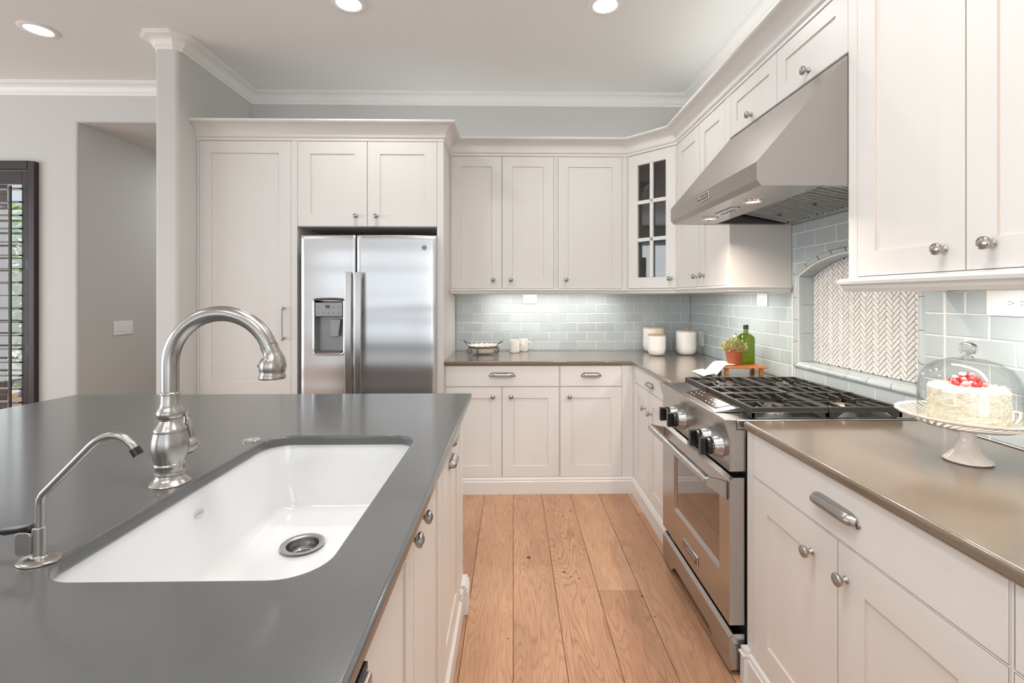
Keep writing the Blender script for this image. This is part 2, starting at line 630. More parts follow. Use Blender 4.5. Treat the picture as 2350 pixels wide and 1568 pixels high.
def build_floor():
    w = 0.1955
    cols = {}
    fixed = {-2: [2.767, 1.2], -1: [4.4, 0.3], 0: [3.103, 1.0], 1: [4.3, 1.1], 2: [2.203, 0.35], 3: [2.602, 1.808 - 1.2], 4: [2.99, 1.808, .2]}
    me_v, me_f, colr = [], [], []
    k0, k1 = -36, 8
    for k in range(k0, k1):
        x0 = k * w
        x1 = x0 + w
        js = []
        if k in fixed:
            js = sorted(fixed[k])
            y = js[0]
            while y > -4.2:
                y -= random.uniform(1.2, 1.9)
                js.append(y)
            y = max(js)
            while y < 6.5:
                y += random.uniform(1.2, 1.9)
                js.append(y)
        else:
            y = -4.2 - random.uniform(0, 1.5)
            while y < 6.5:
                y += random.uniform(1.0, 2.0)
                js.append(y)
        js = sorted(js)
        for a, b in zip(js[:-1], js[1:]):
            g = 0.0009
            o = len(me_v)
            h = 0.0015
            A, B = a + g, b - g
            X0, X1 = x0 + g, x1 - g
            me_v += [(X0, A, -h), (X1, A, -h), (X1, B, -h), (X0, B, -h)]
            e = 0.0014
            me_v += [(X0 + e, A + e, 0), (X1 - e, A + e, 0), (X1 - e, B - e, 0), (X0 + e, B - e, 0)]
            me_f += [(o + 4, o + 5, o + 6, o + 7), (o, o + 1, o + 5, o + 4), (o + 1, o + 2, o + 6, o + 5), (o + 2, o + 3, o + 7, o + 6), (o + 3, o, o + 4, o + 7)]
            tone = random.random()
            gs = random.uniform(0.25, 0.95)
            if k == 3 and b > 3.0: tone = 0.1
            if k == -2: tone = 0.12 if b < 3 else 0.25
            if k == -1: tone = 0.6; gs = 0.6
            if k == 2 and a > 2.0: tone = 0.45; gs = 0.2
            if k == 1 and 2 < b: tone = 0.52; gs = 1.0
            if k == 0: tone = 0.5; gs = 0.7
            colr += [(tone, gs, random.random(), 1)] * 5
    # dark substrate between the boards
    o = len(me_v)
    me_v += [(k0 * w, -4.2, -0.0016), (XR + .1, -4.2, -0.0016), (XR + .1, 6.4, -0.0016), (k0 * w, 6.4, -0.0016)]
    me_v += [(k0 * w, -4.2, -0.06), (XR + .1, -4.2, -0.06), (XR + .1, 6.4, -0.06), (k0 * w, 6.4, -0.06)]
    me_f += [(o, o + 1, o + 2, o + 3), (o + 4, o + 7, o + 6, o + 5)]
    colr += [(0, 0, 0, 1)] * 2
    me = bpy.data.meshes.new('floor')
    me.from_pydata(me_v, [], me_f)
    me.materials.append(M['floor'])
    me.materials.append(M['blackmat'])
    at = me.attributes.new('plank', 'FLOAT_COLOR', 'FACE')
    for i, c in enumerate(colr): at.data[i].color = c
    me.polygons[len(colr) - 2].material_index = 1
    me.polygons[len(colr) - 1].material_index = 1
    ob = bpy.data.objects.new('floor', me)
    COL.objects.link(ob)
    struct(ob, 'wide plank oak floor in the aisle between island and range')


build_floor()

struct(MB().box((-7.0, -4.2, ZC), (XR + .15, YB + .2, ZC + .1)).build('ceiling', M['ceil'], smooth=False), 'pale textured plaster ceiling')
struct(MB().box((-2.2, YB, 0), (XR + .1, YB + .12, ZC)).build('wall_back', M['wall'], smooth=False), 'grey wall behind the fridge and back cabinets')
struct(MB().prism([(-2.28, 3.09), (-2.133, 3.09), (-2.133, YB + .1), (-2.28, YB + .1)], 0, ZC).build('wall_stub', M['wall'], bevel=0.022, seg=5), 'short wall end with rounded corners left of the tall cabinet')
# wall of the left room with window opening (x -5.3..-3.80, z .35..2.33) and a passage
OPX, OPZ = -3.41, 2.72
WX0, WX1, WZ0, WZ1 = -5.20, -3.775, 0.30, 2.31
XMW = (WX0 + WX1) / 2
outl = [(-7.0, 0), (XMW, 0), (OPX, 0), (OPX, OPZ), (-2.26, OPZ), (-2.26, ZC), (XMW, ZC), (-7.0, ZC)]
hol = [(WX0, WZ0), (XMW, WZ0), (WX1, WZ0), (WX1, WZ1), (XMW, WZ1), (WX0, WZ1)]
wl_ = MB().prism(outl, YL, 4.06, 'y', holes=[hol], split=lambda l: [[1, 2, 3, 4, 5, 6, 12, 11, 10, 9], [0, 1, 9, 8, 13, 12, 6, 7]]).build('wall_left', M['wall'])
struct(wl_, 'pale grey wall of the adjoining room with a passage opening')
bw = wl_.data.attributes.new('bevel_weight_edge', 'FLOAT', 'EDGE')
for e in wl_.data.edges:
    a_, c_ = wl_.data.vertices[e.vertices[0]].co, wl_.data.vertices[e.vertices[1]].co
    if abs(a_.y - YL) < 1e-4 and abs(c_.y - YL) < 1e-4 and ((abs(a_.x - OPX) < 1e-4 and abs(c_.x - OPX) < 1e-4) or (abs(a_.z - OPZ) < 1e-4 and abs(c_.z - OPZ) < 1e-4)):
        bw.data[e.index].value = 1.0
mo = wl_.modifiers.new('bevel', 'BEVEL')
mo.width = .02
mo.segments = 5
mo.limit_method = 'WEIGHT'
struct(MB().box((OPX - .17, 4.06, 0), (OPX, 6.2, ZC - .01)).build('wall_passage', M['wall'], smooth=False), 'shaded wall of the passage with the switch plate')
struct(MB().box((OPX + .0005, 4.0605, OPZ + .004), (-2.2, 6.2, OPZ + .1)).build('ceiling_hall', M['wall'], smooth=False))
struct(MB().box((OPX - .1, 6.0, 0), (-2.2, 6.12, OPZ + .1)).build('wall_hall', M['wall'], smooth=False))
struct(MB().box((-2.28, YB + .1, 0), (-2.2, 6.1, OPZ + .1)).build('wall_hall_side', M['wall'], smooth=False))
# unseen rear and far-left walls; window openings added to let daylight in
b = MB()
b.box((-7.0, -4.2, 0), (-5.3, -4.05, ZC)); b.box((-5.3, -4.2, 0), (XR, -4.05, .25)); b.box((-5.3, -4.2, 2.65), (XR, -4.05, ZC)); b.box((-3.25, -4.2, .25), (-3.05, -4.05, 2.65)); b.box((-1.05, -4.2, .25), (-.88, -4.05, 2.65))
struct(b.build('wall_rear', M['wall'], smooth=False))
b = MB()
b.box((-7.0, -4.2, 0), (-6.85, -2.1, ZC)); b.box((-7.0, -2.1, 0), (-6.85, 2.5, .25)); b.box((-7.0, -2.1, 2.65), (-6.85, 2.5, ZC)); b.box((-7.0, 2.5, 0), (-6.85, YL, ZC))
struct(b.build('wall_far_left', M['wall'], smooth=False))

# unseen rear windows; transom added to darken a band in the fridge's reflection
for k, (wa, wb) in enumerate(((-5.3, -3.25), (-3.05, -1.05), (-.88, 1.40))):
    b = MB()
    b.box((wa, -3.89, 1.80), (wb, -3.85, 1.86)); b.box(((wa + wb) / 2 - .02, -3.89, .27), ((wa + wb) / 2 + .02, -3.85, 2.62))
    b.box((wa, -3.89, .20), (wb, -3.85, .27)); b.box((wa, -3.89, 2.62), (wb, -3.85, 2.70)); b.box((wa - .03, -3.89, .20), (wa + .03, -3.85, 2.70)); b.box((wb - .03, -3.89, .20), (wb + .03, -3.85, 2.70))
    struct(b.build('window_%d' % (k + 2), M['bark'], smooth=False))
# ceiling crown
prof = [(0, 2.925), (.012, 2.925), (.014, 2.945), (.021, 2.949), (.024, 2.954)]
for k in range(7):
    a = PI / 2 * k / 6
    prof.append((.024 + .047 * (1 - math.cos(a)), 2.954 + .040 * math.sin(a)))
prof += [(.079, 2.997), (.079, 3.003), (.088, 3.006), (.088, ZC - .0005), (0, ZC - .0005)]
cr = MB().sweep(prof, [(-6.84, YL), (-2.28, YL), (-2.28, 3.12), (-2.25, 3.09), (-2.163, 3.09), (-2.133, 3.12), (-2.133, YB), (XR, YB), (XR, -4.0)])
struct(cr.build('trim_1', M['trim'], smooth=True, angle=20), 'white crown moulding along the ceiling')

# ------------------------------------------------------------------ hardware
KNOB = [(0, 0), (.0075, 0), (.009, .002), (.0075, .0045), (.0048, .007), (.0045, .012), (.009, .0145), (.0135, .018), (.0152, .0225), (.0145, .027), (.0125, .0285), (.0118, .0278), (.0095, .029), (.0055, .0312), (0, .0318)]


def knob(parent, x, z, y=0.0, s=1.08):
    b = MB()
    b.lathe(KNOB, 20, T(x, y, z) @ RX(PI / 2) @ Matrix.Scale(s, 4))
    return b.build('knob', M['nickel'], parent, angle=50)


def cup_pull(parent, x, z, w=.115, y=0.0):
    """half-dome bin pull with flanged ends, local -y is out"""
    b = MB()
    nu, nv = 18, 8
    vs, fs = [], []
    for i in range(nu + 1):
        u = -1 + 2 * i / nu
        e = (1 - abs(u) ** 9)
        for k in range(nv + 1):
            a = PI * 0.60 * k / nv
            d = .026 * math.sin(a) * (0.35 + .65 * e)
            h = .018 * math.cos(a) * (0.75 + .25 * e) + (.002 if abs(u) < .8 else 0)
            if k == 0: d = 0.001
            vs.append((x + u * w / 2, y - d, z + h))
    for i in range(nu):
        for k in range(nv):
            a = i * (nv + 1) + k
            fs.append((a, a + 1, a + nv + 2, a + nv + 1))
    b.add(vs, fs)
    # end walls
    for s in (0, nu):
        idx = [vs[s * (nv + 1) + k] for k in range(nv + 1)]
        idx.append((idx[-1][0], y - .001, idx[-1][2]))
        b.add(idx, [tuple(range(len(idx)))])
    o = b.build('cup_pull', M['nickel'], parent, solid=.0018, angle=40)
    return o


def cup_pull_flange(b, x, z, w, y, sd):
    for s in (sd,):
        b.add([(x + s * (w / 2 - .003), y - .0025, z + .010), (x + s * (w / 2 - .003), y - .0025, z - .012), (x + s * (w / 2 + .010), y - .0015, z - .006), (x + s * (w / 2 + .010), y - .0015, z + .002)], [(0, 1, 2, 3)])


def door_mesh(x0, x1, z0, z1, f=.075, r=.006, t=.019, g=.002, panel=True, muntins=None):
    b = MB()
    x0 += g; x1 -= g; z0 += g; z1 -= g
    O = [(x0, z0), (x1, z0), (x1, z1), (x0, z1)]
    I = [(x0 + f, z0 + f), (x1 - f, z0 + f), (x1 - f, z1 - f), (x0 + f, z1 - f)]
    e = .0022
    J = [(I[0][0] + e, I[0][1] + e), (I[1][0] - e, I[1][1] + e), (I[2][0] - e, I[2][1] - e), (I[3][0] + e, I[3][1] - e)]
    vs = [(p[0], 0, p[1]) for p in O] + [(p[0], 0, p[1]) for p in I] + [(p[0], r, p[1]) for p in J] + [(p[0], t, p[1]) for p in O]
    fs, mi = [], []
    for k in range(4):
        k2 = (k + 1) % 4
        b.add([vs[k], vs[k2], vs[4 + k2], vs[4 + k]], [(0, 1, 2, 3)])
        b.add([vs[4 + k], vs[4 + k2], vs[8 + k2], vs[8 + k]], [(0, 1, 2, 3)], mi=1)
        b.add([vs[k], vs[k2], vs[12 + k2], vs[12 + k]], [(0, 1, 2, 3)])
    if panel:
        b.add(vs[8:12], [(0, 1, 2, 3)])
        b.add(vs[12:16], [(0, 1, 2, 3)])
    else:
        for k in range(4):
            k2 = (k + 1) % 4
            q = [(J[k][0], t, J[k][1]), (J[k2][0], t, J[k2][1])]
            b.add([vs[8 + k], vs[8 + k2], q[1], q[0]], [(0, 1, 2, 3)])
            b.add([vs[12 + k], vs[12 + k2], q[1], q[0]], [(0, 1, 2, 3)])
    return b, J


def cabinet(name, label, origin, rz, W, z0, z1, depth, openings, hollow=False, group=None, side_parts=None, body_front=0.021, no_body=False, cat='cabinet'):
    """local x along the face, local -y is the room, z up; full face-frame cabinet"""
    root = thing(name, label, cat, (origin[0], origin[1], 0), rz, group)
    b = MB()
    if not hollow:
        b.box((.0005, body_front, z0), (W - .0005, depth, z1))
    else:
        p = .018
        b.box((.0005, body_front, z0), (p, depth, .660)); b.box((W - p, body_front, z0), (W - .0005, depth, .660))
        b.box((.0005, body_front, .660), (p, .042, z1)); b.box((W - p, body_front, .660), (W - .0005, .042, z1))
        b.box((p, depth - .01, z0), (W - p, depth, z1)); b.box((p, body_front, z0), (W - p, depth - .01, z0 + p))
    b.build('body', M['paint'], root, smooth=False)
    # face frame
    xs = sorted(set([0, W] + [o['x0'] for o in openings] + [o['x1'] for o in openings]))
    zs = sorted(set([z0, z1] + [o['z0'] for o in openings] + [o['z1'] for o in openings]))
    fb = MB()
    cells = 0
    for i in range(len(xs) - 1):
        runs = []
        for j in range(len(zs) - 1):
            cx, cz = (xs[i] + xs[i + 1]) / 2, (zs[j] + zs[j + 1]) / 2
            if any(o['x0'] < cx < o['x1'] and o['z0'] < cz < o['z1'] for o in openings): continue
            if runs and abs(runs[-1][1] - zs[j]) < 1e-9: runs[-1][1] = zs[j + 1]
            else: runs.append([zs[j], zs[j + 1]])
        for a, c in runs:
            fb.box((xs[i], 0, a), (xs[i + 1], .0205, c))
            cells += 1
    if cells: fb.build('face_frame', M['paint'], root, smooth=False)
    for o in openings:
        k = o.get('kind', 'door')
        if k == 'drawer':
            b = MB().box((o['x0'] + .002, 0, o['z0'] + .002), (o['x1'] - .002, .019, o['z1'] - .002))
            d = b.build('drawer', M['paint'], root, bevel=.0012, seg=2)
        elif k == 'glass':
            b, J = door_mesh(o['x0'], o['x1'], o['z0'], o['z1'], f=o.get('f', .075), panel=False)
            gx0, gx1, gz0, gz1 = J[0][0], J[1][0], J[0][1], J[2][1]
            mw = .010
            cx = (gx0 + gx1) / 2
            b.box((cx - mw, 0.001, gz0), (cx + mw, .015, gz1))
            for q in (1, 2):
                cz = gz0 + (gz1 - gz0) * q / 3
                b.box((gx0, .001, cz - mw), (gx1, .0148, cz + mw))
            d = b.build('door', [M['paint'], M['glaze']], root, smooth=False)
            MB().box((gx0 - .004, .0155, gz0 - .004), (gx1 + .004, .0175, gz1 + .004)).build('glass_pane', M['cabglass'], d, smooth=False)
        else:
            b, J = door_mesh(o['x0'], o['x1'], o['z0'], o['z1'], f=o.get('f', .075))
            d = b.build('door', [M['paint'], M['glaze']], root, bevel=0, smooth=False)
        for kn in o.get('knobs', ()):
            knob(d, kn[0], kn[1])
        for pl in o.get('pulls', ()):
            p = cup_pull(d, *pl)
            for sd in (-1, 1):
                fbm = MB()
                cup_pull_flange(fbm, pl[0], pl[1], pl[2] if len(pl) > 2 else .115, 0, sd)
                fbm.build('pull_flange', M['nickel'], d, solid=.0015)
        if 'bar' in o:
            x, za, zb = o['bar']
            hb = MB()
            hb.tube([(x, -.030, za), (x, -.030, zb)], .0045, 10)
            for zz in (za + .008, zb - .008):
                hb.tube([(x, 0, zz), (x, -.030, zz)], [.009, .0055], 12)
                hb.lathe([(0, -.008), (.007, -.008), (.008, 0), (.007, .008), (0, .008)], 12, T(x, -.030, zz))
            for zz in (za, zb):
                hb.lathe([(0, -.006), (.006, -.004), (.007, 0), (.006, .004), (0, .006)], 12, T(x, -.030, zz))
            hb.build('bar_handle', M['nickel'], d)
    return root


ZU0, ZU1 = 1.415, 2.412
# pantry: x -2.133 .. -1.461, face y=3.27
px = -2.131
pantry = cabinet('pantry_cabinet', 'tall cream pantry cabinet with long bar handle, left of the refrigerator', (px, 3.27), 0, .669, 0.0, ZU1, .66, [
    dict(x0=.014, x1=.629, z0=.695, z1=2.410, f=.08, bar=(.582, 1.068, 1.286)),
    dict(x0=.014, x1=.629, z0=.11, z1=.69, f=.08)])
fx = -1.461
fc = cabinet('fridge_cabinet', 'cream two-door cabinet over the refrigerator', (fx, 3.27), 0, .987, 1.832, ZU1, .66, [
    dict(x0=.002, x1=.471, z0=1.834, z1=2.410, f=.083, knobs=[(-1.063 - fx, 1.902)]),
    dict(x0=.471, x1=.943, z0=1.834, z1=2.410, f=.083, knobs=[(-.925 - fx, 1.902)])])
MB().box((.943, 0, 0), (.987, .66, 1.8315)).build('side_panel', M['paint'], fc, smooth=False)

# upper cabinets on the back wall, face y=3.60
ub = cabinet('upper_cabinet', 'cream upper cabinet with two doors and paired knobs, nearest the refrigerator', (-.473, 3.60), 0, .793, ZU0, ZU1, .33, [
    dict(x0=.007, x1=.389, z0=1.417, z1=2.410, knobs=[(-.150 + .473, 1.481)]),
    dict(x0=.389, x1=.778, z0=1.417, z1=2.410, knobs=[(-.018 + .473, 1.481)])])
ub2 = cabinet('upper_cabinet', 'cream single-door upper cabinet between the two-door and the glass-front cabinets', (.321, 3.60), 0, .539, ZU0, ZU1, .33, [
    dict(x0=.014, x1=.501, z0=1.417, z1=2.410, knobs=[(.397 - .321, 1.483)])])
# diagonal corner with a glass door
p0, p1 = Vector((.862, 3.60)), Vector((1.135, 3.302))
dv = p1 - p0
WD = dv.length
AD = math.atan2(dv.y, dv.x)
cc = thing('corner_cabinet', 'diagonal corner upper cabinet with a six-pane glass door', 'cabinet', (p0.x, p0.y, 0), AD)
inv = (Matrix.Translation((p0.x, p0.y, 0)) @ Matrix.Rotation(AD, 4, 'Z')).inverted()


def wpoly(pts): return [tuple((inv @ Vector((x, y, 0)))[:2]) for x, y in pts]


shell = [(.862, 3.62), (.862, 3.94), (1.465, 3.94), (1.465, 3.302), (1.155, 3.302)]
b = MB()
for i in range(4):
    a, c = Vector(shell[i]), Vector(shell[i + 1])
    d = (c - a).normalized()
    n = Vector((d.y, -d.x)) * .012
    b.prism(wpoly([a, c, c + n, a + n]), ZU0, ZU1, 'z')
poly_in = [(.875, 3.615), (.875, 3.927), (1.452, 3.927), (1.452, 3.315), (1.148, 3.315)]
b.prism(wpoly(poly_in), ZU0, ZU0 + .016); b.prism(wpoly(poly_in), ZU1 - .016, ZU1)
b.build('body', M['interior'], cc, smooth=False)
for zz in (1.745, 2.068):
    MB().prism(wpoly(poly_in), zz, zz + .008).build('glass_shelf', M['cabglass'], cc, smooth=False)
MB().box((0, 0, ZU0), (.006, .02, ZU1)).box((WD - .006, 0, ZU0), (WD, .02, ZU1)).build('face_frame', M['paint'], cc, smooth=False)
b, J = door_mesh(.006, WD - .006, 1.417, 2.410, f=.078, panel=False)
gx0, gx1, gz0, gz1 = J[0][0], J[1][0], J[0][1], J[2][1]
cx = (gx0 + gx1) / 2
mw = .013
b.box((cx - mw, .001, gz0), (cx + mw, .015, gz1))
for q in (1, 2):
    cz = gz0 + (gz1 - gz0) * q / 3
    b.box((gx0, .001, cz - mw), (gx1, .0148, cz + mw))
d = b.build('door', [M['paint'], M['glaze']], cc, smooth=False)
MB().box((gx0 - .004, .0155, gz0 - .004), (gx1 + .004, .0175, gz1 + .004)).build('glass_pane', M['cabglass'], d, smooth=False)
knob(d, WD - .048, 1.483)
# things kept in the corner cabinet
for i, (x, y) in enumerate(((1.00, 3.60), (1.07, 3.54))):
    g = MB().lathe([(0, 0), (.026, 0), (.034, .004), (.034, .10), (.0325, .10), (.0325, .006), (0, .004)], 20).build('drinking_glass', M['glass'])
    g.location = (x, y, 1.7535)
    tag(g, ('clear drinking glass on the middle shelf, left one', 'clear drinking glass on the middle shelf, right one')[i], 'glass', 'glasses in the corner cabinet')
st = MB()
st.lathe([(0, 0), (.05, 0), (.045, .008), (.018, .02), (.015, .07), (.03, .085), (.11, .095), (.125, .105), (.12, .108), (.05, .10), (0, .10)], 32, wob=lambda i, t: (1 + (.03 * math.cos(16 * t) if i in (6, 7, 8) else 0), 0))
o = st.build('pedestal_dish', M['cream_ceramic'])
o.location = (1.16, 3.58, ZU0 + .017)
tag(o, 'scalloped pedestal dish on the bottom shelf of the corner cabinet', 'dish')

# right wall uppers, face x=1.135 ; local x runs toward the camera (-y)
R90 = -PI / 2
ur = cabinet('upper_cabinet', 'cream two-door upper cabinet left of the range hood', (1.135, 3.300), R90, .806, ZU0, ZU1, .33, [
    dict(x0=.008, x1=.400, z0=1.417, z1=2.410, knobs=[(3.300 - 2.943, 1.481)]),
    dict(x0=.400, x1=.752, z0=1.417, z1=2.410, knobs=[(3.300 - 2.832, 1.483)])])
uh = cabinet('upper_cabinet', 'short cream two-door cabinet directly above the range hood', (1.135, 2.4935), R90, .8915, 2.185, ZU1, .33, [
    dict(x0=.012, x1=.450, z0=2.187, z1=2.410, f=.062, knobs=[(2.4935 - 2.262, 2.222)]),
    dict(x0=.450, x1=.889, z0=2.187, z1=2.410, f=.062, knobs=[(2.4935 - 1.820, 2.224)])])
ubig = cabinet('upper_cabinet', 'large cream two-door upper cabinet right of the hood, closest to the viewer', (1.135, 1.6015), R90, 0.85, 1.415, ZU1, .33, [
    dict(x0=.040, x1=.420, z0=1.420, z1=2.410, knobs=[(1.6015 - 1.240, 1.480)]),
    dict(x0=.420, x1=.800, z0=1.420, z1=2.410, knobs=[(1.6015 - 1.112, 1.482)])])
uend = cabinet('upper_cabinet', 'cream upper cabinet at the far right beyond the large one', (1.135, .751), R90, 0.75, 1.415, ZU1, .33, [
    dict(x0=.02, x1=.73, z0=1.420, z1=2.410)])

# cabinet crown and light rail
prof = [(-.01, ZU1 + .0005), (.004, ZU1 + .0005), (.004, 2.428), (.010, 2.432), (.013, 2.437)]
for k in range(8):
    a = PI / 2 * k / 7
    prof.append((.014 + .060 * (1 - math.cos(a)), 2.438 + .074 * math.sin(a)))
prof += [(.082, 2.517), (.085, 2.522), (.085, 2.531), (-.01, 2.531)]
ccp = [(-2.133, 3.27), (-.474, 3.27), (-.474, 3.60), (.862, 3.60), (1.135, 3.302), (1.135, 0.0)]
o = MB().sweep(prof, ccp).build('cabinet_crown', M['paint'], angle=20)
tag(o, 'cream crown moulding running along the tops of all upper cabinets', 'moulding')
prof = [(-.014, 1.4145), (.018, 1.4145), (.020, 1.405), (.016, 1.398), (.010, 1.395), (.010, 1.385), (.004, 1.378), (-.014, 1.378)]
o = MB().sweep(prof, [(-.471, 3.60), (.862, 3.60), (1.135, 3.302), (1.135, 2.494), (1.455, 2.494)]).build('light_rail', M['paint'], angle=20)
tag(o, 'cream light rail under the back and corner upper cabinets', 'moulding')
prof = [(-.014, 1.4145), (.020, 1.4145), (.026, 1.406), (.024, 1.397), (.014, 1.392), (.013, 1.383), (.006, 1.372), (-.014, 1.372)]
o = MB().sweep(prof, [(1.462, 1.6015), (1.135, 1.6015), (1.135, 0.02)]).build('light_rail', M['paint'], angle=20)
tag(o, 'cream light rail under the large upper cabinet right of the hood', 'moulding')

# ------------------------------------------------------------------ base cabinets
ZB1 = .883
bb1 = cabinet('base_cabinet', 'cream base cabinet with one wide drawer over two doors, beside the refrigerator', (-.472, 3.30), 0, .791, 0, ZB1, .63, [
    dict(kind='drawer', x0=.006, x1=.789, z0=.737, z1=.882, pulls=[(-.077 + .472, .816, .165)]),
    dict(x0=.006, x1=.395, z0=.114, z1=.735, knobs=[(-.140 + .472, .670)]),
    dict(x0=.395, x1=.789, z0=.114, z1=.735, knobs=[(-.014 + .472, .670)])])
bb2 = cabinet('base_cabinet', 'cream base cabinet with one drawer over a single door, in the inner corner', (.320, 3.30), 0, .509, 0, ZB1, .63, [
    dict(kind='drawer', x0=.003, x1=.432, z0=.737, z1=.882, pulls=[(.537 - .320, .814, .125)]),
    dict(x0=.003, x1=.432, z0=.114, z1=.735, knobs=[(.387 - .320, .669)])])
br1 = cabinet('base_cabinet', 'cream base cabinet with drawer and two doors, left of the range', (.830, 3.299), R90, .835, 0, ZB1, .62, [
    dict(kind='drawer', x0=.045, x1=.745, z0=.775, z1=.882, pulls=[(3.299 - 2.883, .815, .115)]),
    dict(x0=.045, x1=.375, z0=.114, z1=.773, knobs=[(3.299 - 3.00, .655)]),
    dict(x0=.375, x1=.745, z0=.114, z1=.773, knobs=[(3.299 - 2.862, .652)])])
br2 = cabinet('base_cabinet', 'cream base cabinet with a wide drawer over two doors, right of the range', (.830, 1.685), R90, .900, 0, ZB1, .62, [
    dict(kind='drawer', x0=.040, x1=.898, z0=.735, z1=.882, pulls=[(1.685 - 1.222, .805, .165)]),
    dict(x0=.040, x1=.474, z0=.114, z1=.733, f=.09, knobs=[(1.685 - 1.315, .648)]),
    dict(x0=.474, x1=.898, z0=.114, z1=.733, f=.09, knobs=[(1.685 - 1.178, .650)])])
br3 = cabinet('base_cabinet', 'cream base cabinet at the lower right edge of the view', (.830, .784), R90, .78, 0, ZB1, .62, [
    dict(kind='drawer', x0=.004, x1=.776, z0=.735, z1=.882),
    dict(x0=.004, x1=.776, z0=.114, z1=.733, f=.09)])
prof = [(0.0003, .0005), (.014, .0005), (.014, .085), (.008, .092), (.010, .098), (.007, .106), (.0003, .110)]
o = MB().sweep(prof, [(-.470, 3.30), (.830, 3.30), (.830, 2.465)]).build('base_moulding', M['paint'], angle=20)
tag(o, 'cream base moulding along the floor in the inner corner', 'moulding')
b = MB().sweep(prof, [(.830, 1.684), (.830, .01)])
b.box((.804, 1.655, .0005), (.829, 1.684, .094)).box((.810, 1.655, .094), (.829, 1.684, .100)).box((.798, 1.652, .100), (.829, 1.686, .106)).box((.806, 1.655, .106), (.829, 1.684, .122))
o = b.build('base_moulding', M['paint'], angle=20)
tag(o, 'cream base moulding with corner foot right of the range', 'moulding')

# perimeter countertops
ZT0, ZT1 = .8845, .914
pts = [(-.473, 3.285), (.815, 3.285), (.815, 2.464), (1.462, 2.464), (1.462, 3.936), (-.473, 3.936)]
o = MB().prism(pts, ZT0, ZT1).build('countertop', M['quartz2'], bevel=.009, seg=4)
tag(o, 'L-shaped grey quartz countertop under the canisters in the corner', 'countertop')
o = MB().prism([(.815, 0.0), (1.462, 0.0), (1.462, 1.688), (.815, 1.688)], ZT0, ZT1).build('countertop', M['quartz2'], bevel=.009, seg=4)
tag(o, 'grey quartz countertop with the cake stand, right of the range', 'countertop')

# ------------------------------------------------------------------ tile


def clip(poly, a, b_, c):
    """keep a*u+b*v<=c"""
    out = []
    n = len(poly)
    for i in range(n):
        p, q = poly[i], poly[(i + 1) % n]
        dp, dq = a * p[0] + b_ * p[1] - c, a * q[0] + b_ * q[1] - c
        if dp <= 0: out.append(p)
        if (dp < 0 < dq) or (dq < 0 < dp):
            t = dp / (dp - dq)
            out.append((p[0] + (q[0] - p[0]) * t, p[1] + (q[1] - p[1]) * t))
    return out


def parea(p): return 0.5 * sum(p[i][0] * p[(i + 1) % len(p)][1] - p[(i + 1) % len(p)][0] * p[i][1] for i in range(len(p)))


def inset(poly, d):
    if parea(poly) < 0: poly = poly[::-1]
    res = list(poly)
    n = len(poly)
    for i in range(n):
        p, q = poly[i], poly[(i + 1) % n]
        e = Vector((q[0] - p[0], q[1] - p[1]))
        if e.length < 1e-6: continue
        e.normalize()
        nx, ny = e.y, -e.x            # outward for ccw
        res = clip(res, nx, ny, nx * p[0] + ny * p[1] - d)
        if len(res) < 3: return None
    return res


def put_tile(mb, poly, to3, h0, h1, gap, pil, jit=.0003):
    base = inset(poly, gap)
    if not base or abs(parea(base)) < 2e-5: return
    n = len(base)
    top = []
    c = (sum(p[0] for p in base) / n, sum(p[1] for p in base) / n)
    ins = inset(base, pil)
    if not ins or len(ins) != n:
        ins = [(p[0] + (c[0] - p[0]) * .12, p[1] + (c[1] - p[1]) * .12) for p in base]
    else:
        # match vertex order by nearest
        ins = [min(ins, key=lambda q: (q[0] - p[0]) ** 2 + (q[1] - p[1]) ** 2) for p in base]
    tx, ty = random.uniform(-jit, jit), random.uniform(-jit, jit)
    vs = [to3(p[0], p[1], h0) for p in base] + [to3(p[0], p[1], h1 - pil * .45) for p in base]
    vs += [to3(p[0], p[1], h1 + tx * (p[0] - c[0]) / .07 + ty * (p[1] - c[1]) / .035) for p in ins]
    fs = []
    for lv in (0, 1):
        for i in range(n):
            j = (i + 1) % n
            fs.append((lv * n + i, lv * n + j, lv * n + n + j, lv * n + n + i))
    fs.append(tuple(2 * n + i for i in range(n)))
    mb.add(vs, fs)


TP, RP = .1555, .0765


def brick(u0, u1, z0, z1, j_even, zref, emit):
    r = int(math.floor((z0 - zref) / RP))
    while zref + r * RP < z1:
        za, zb = zref + r * RP, zref + (r + 1) * RP
        ju = j_even + (TP / 2 if r % 2 else 0)
        k = int(math.floor((u0 - ju) / TP))
        while ju + k * TP < u1:
            ua, ub_ = ju + k * TP, ju + (k + 1) * TP
            poly = [(max(ua, u0), max(za, z0)), (min(ub_, u1), max(za, z0)), (min(ub_, u1), min(zb, z1)), (max(ua, u0), min(zb, z1))]
            if poly[1][0] - poly[0][0] > .006 and poly[2][1] - poly[1][1] > .006:
                emit(poly)
            k += 1
        r += 1


ZT = .9145
bs = thing('tile_backsplash', 'pale blue-green subway tile backsplash on the back wall', 'backsplash', (0, 0, 0))
mb = MB()
back3 = lambda u, z, h: (u, 3.948 - h, z)
brick(-.473, 1.463, ZT, 1.42, -.3275, 1.2990, lambda p: put_tile(mb, p, back3, .001, .008, .0019, .0028))
mb.build('tiles', M['tile'], bs, smooth=False)
MB().box((-.473, 3.9418, ZT), (1.463, 3.9495, 1.42)).build('grout', M['grout'], bs, smooth=False)

# right wall, with a recessed arched niche
NY0, NY1, NZ0, NS, NH = 1.681, 2.472, .990, 1.479, .100   # outer edges of the niche frame
NCY = (NY0 + NY1) / 2
HW = (NY1 - NY0) / 2
AR = (HW * HW + NH * NH) / (2 * NH)


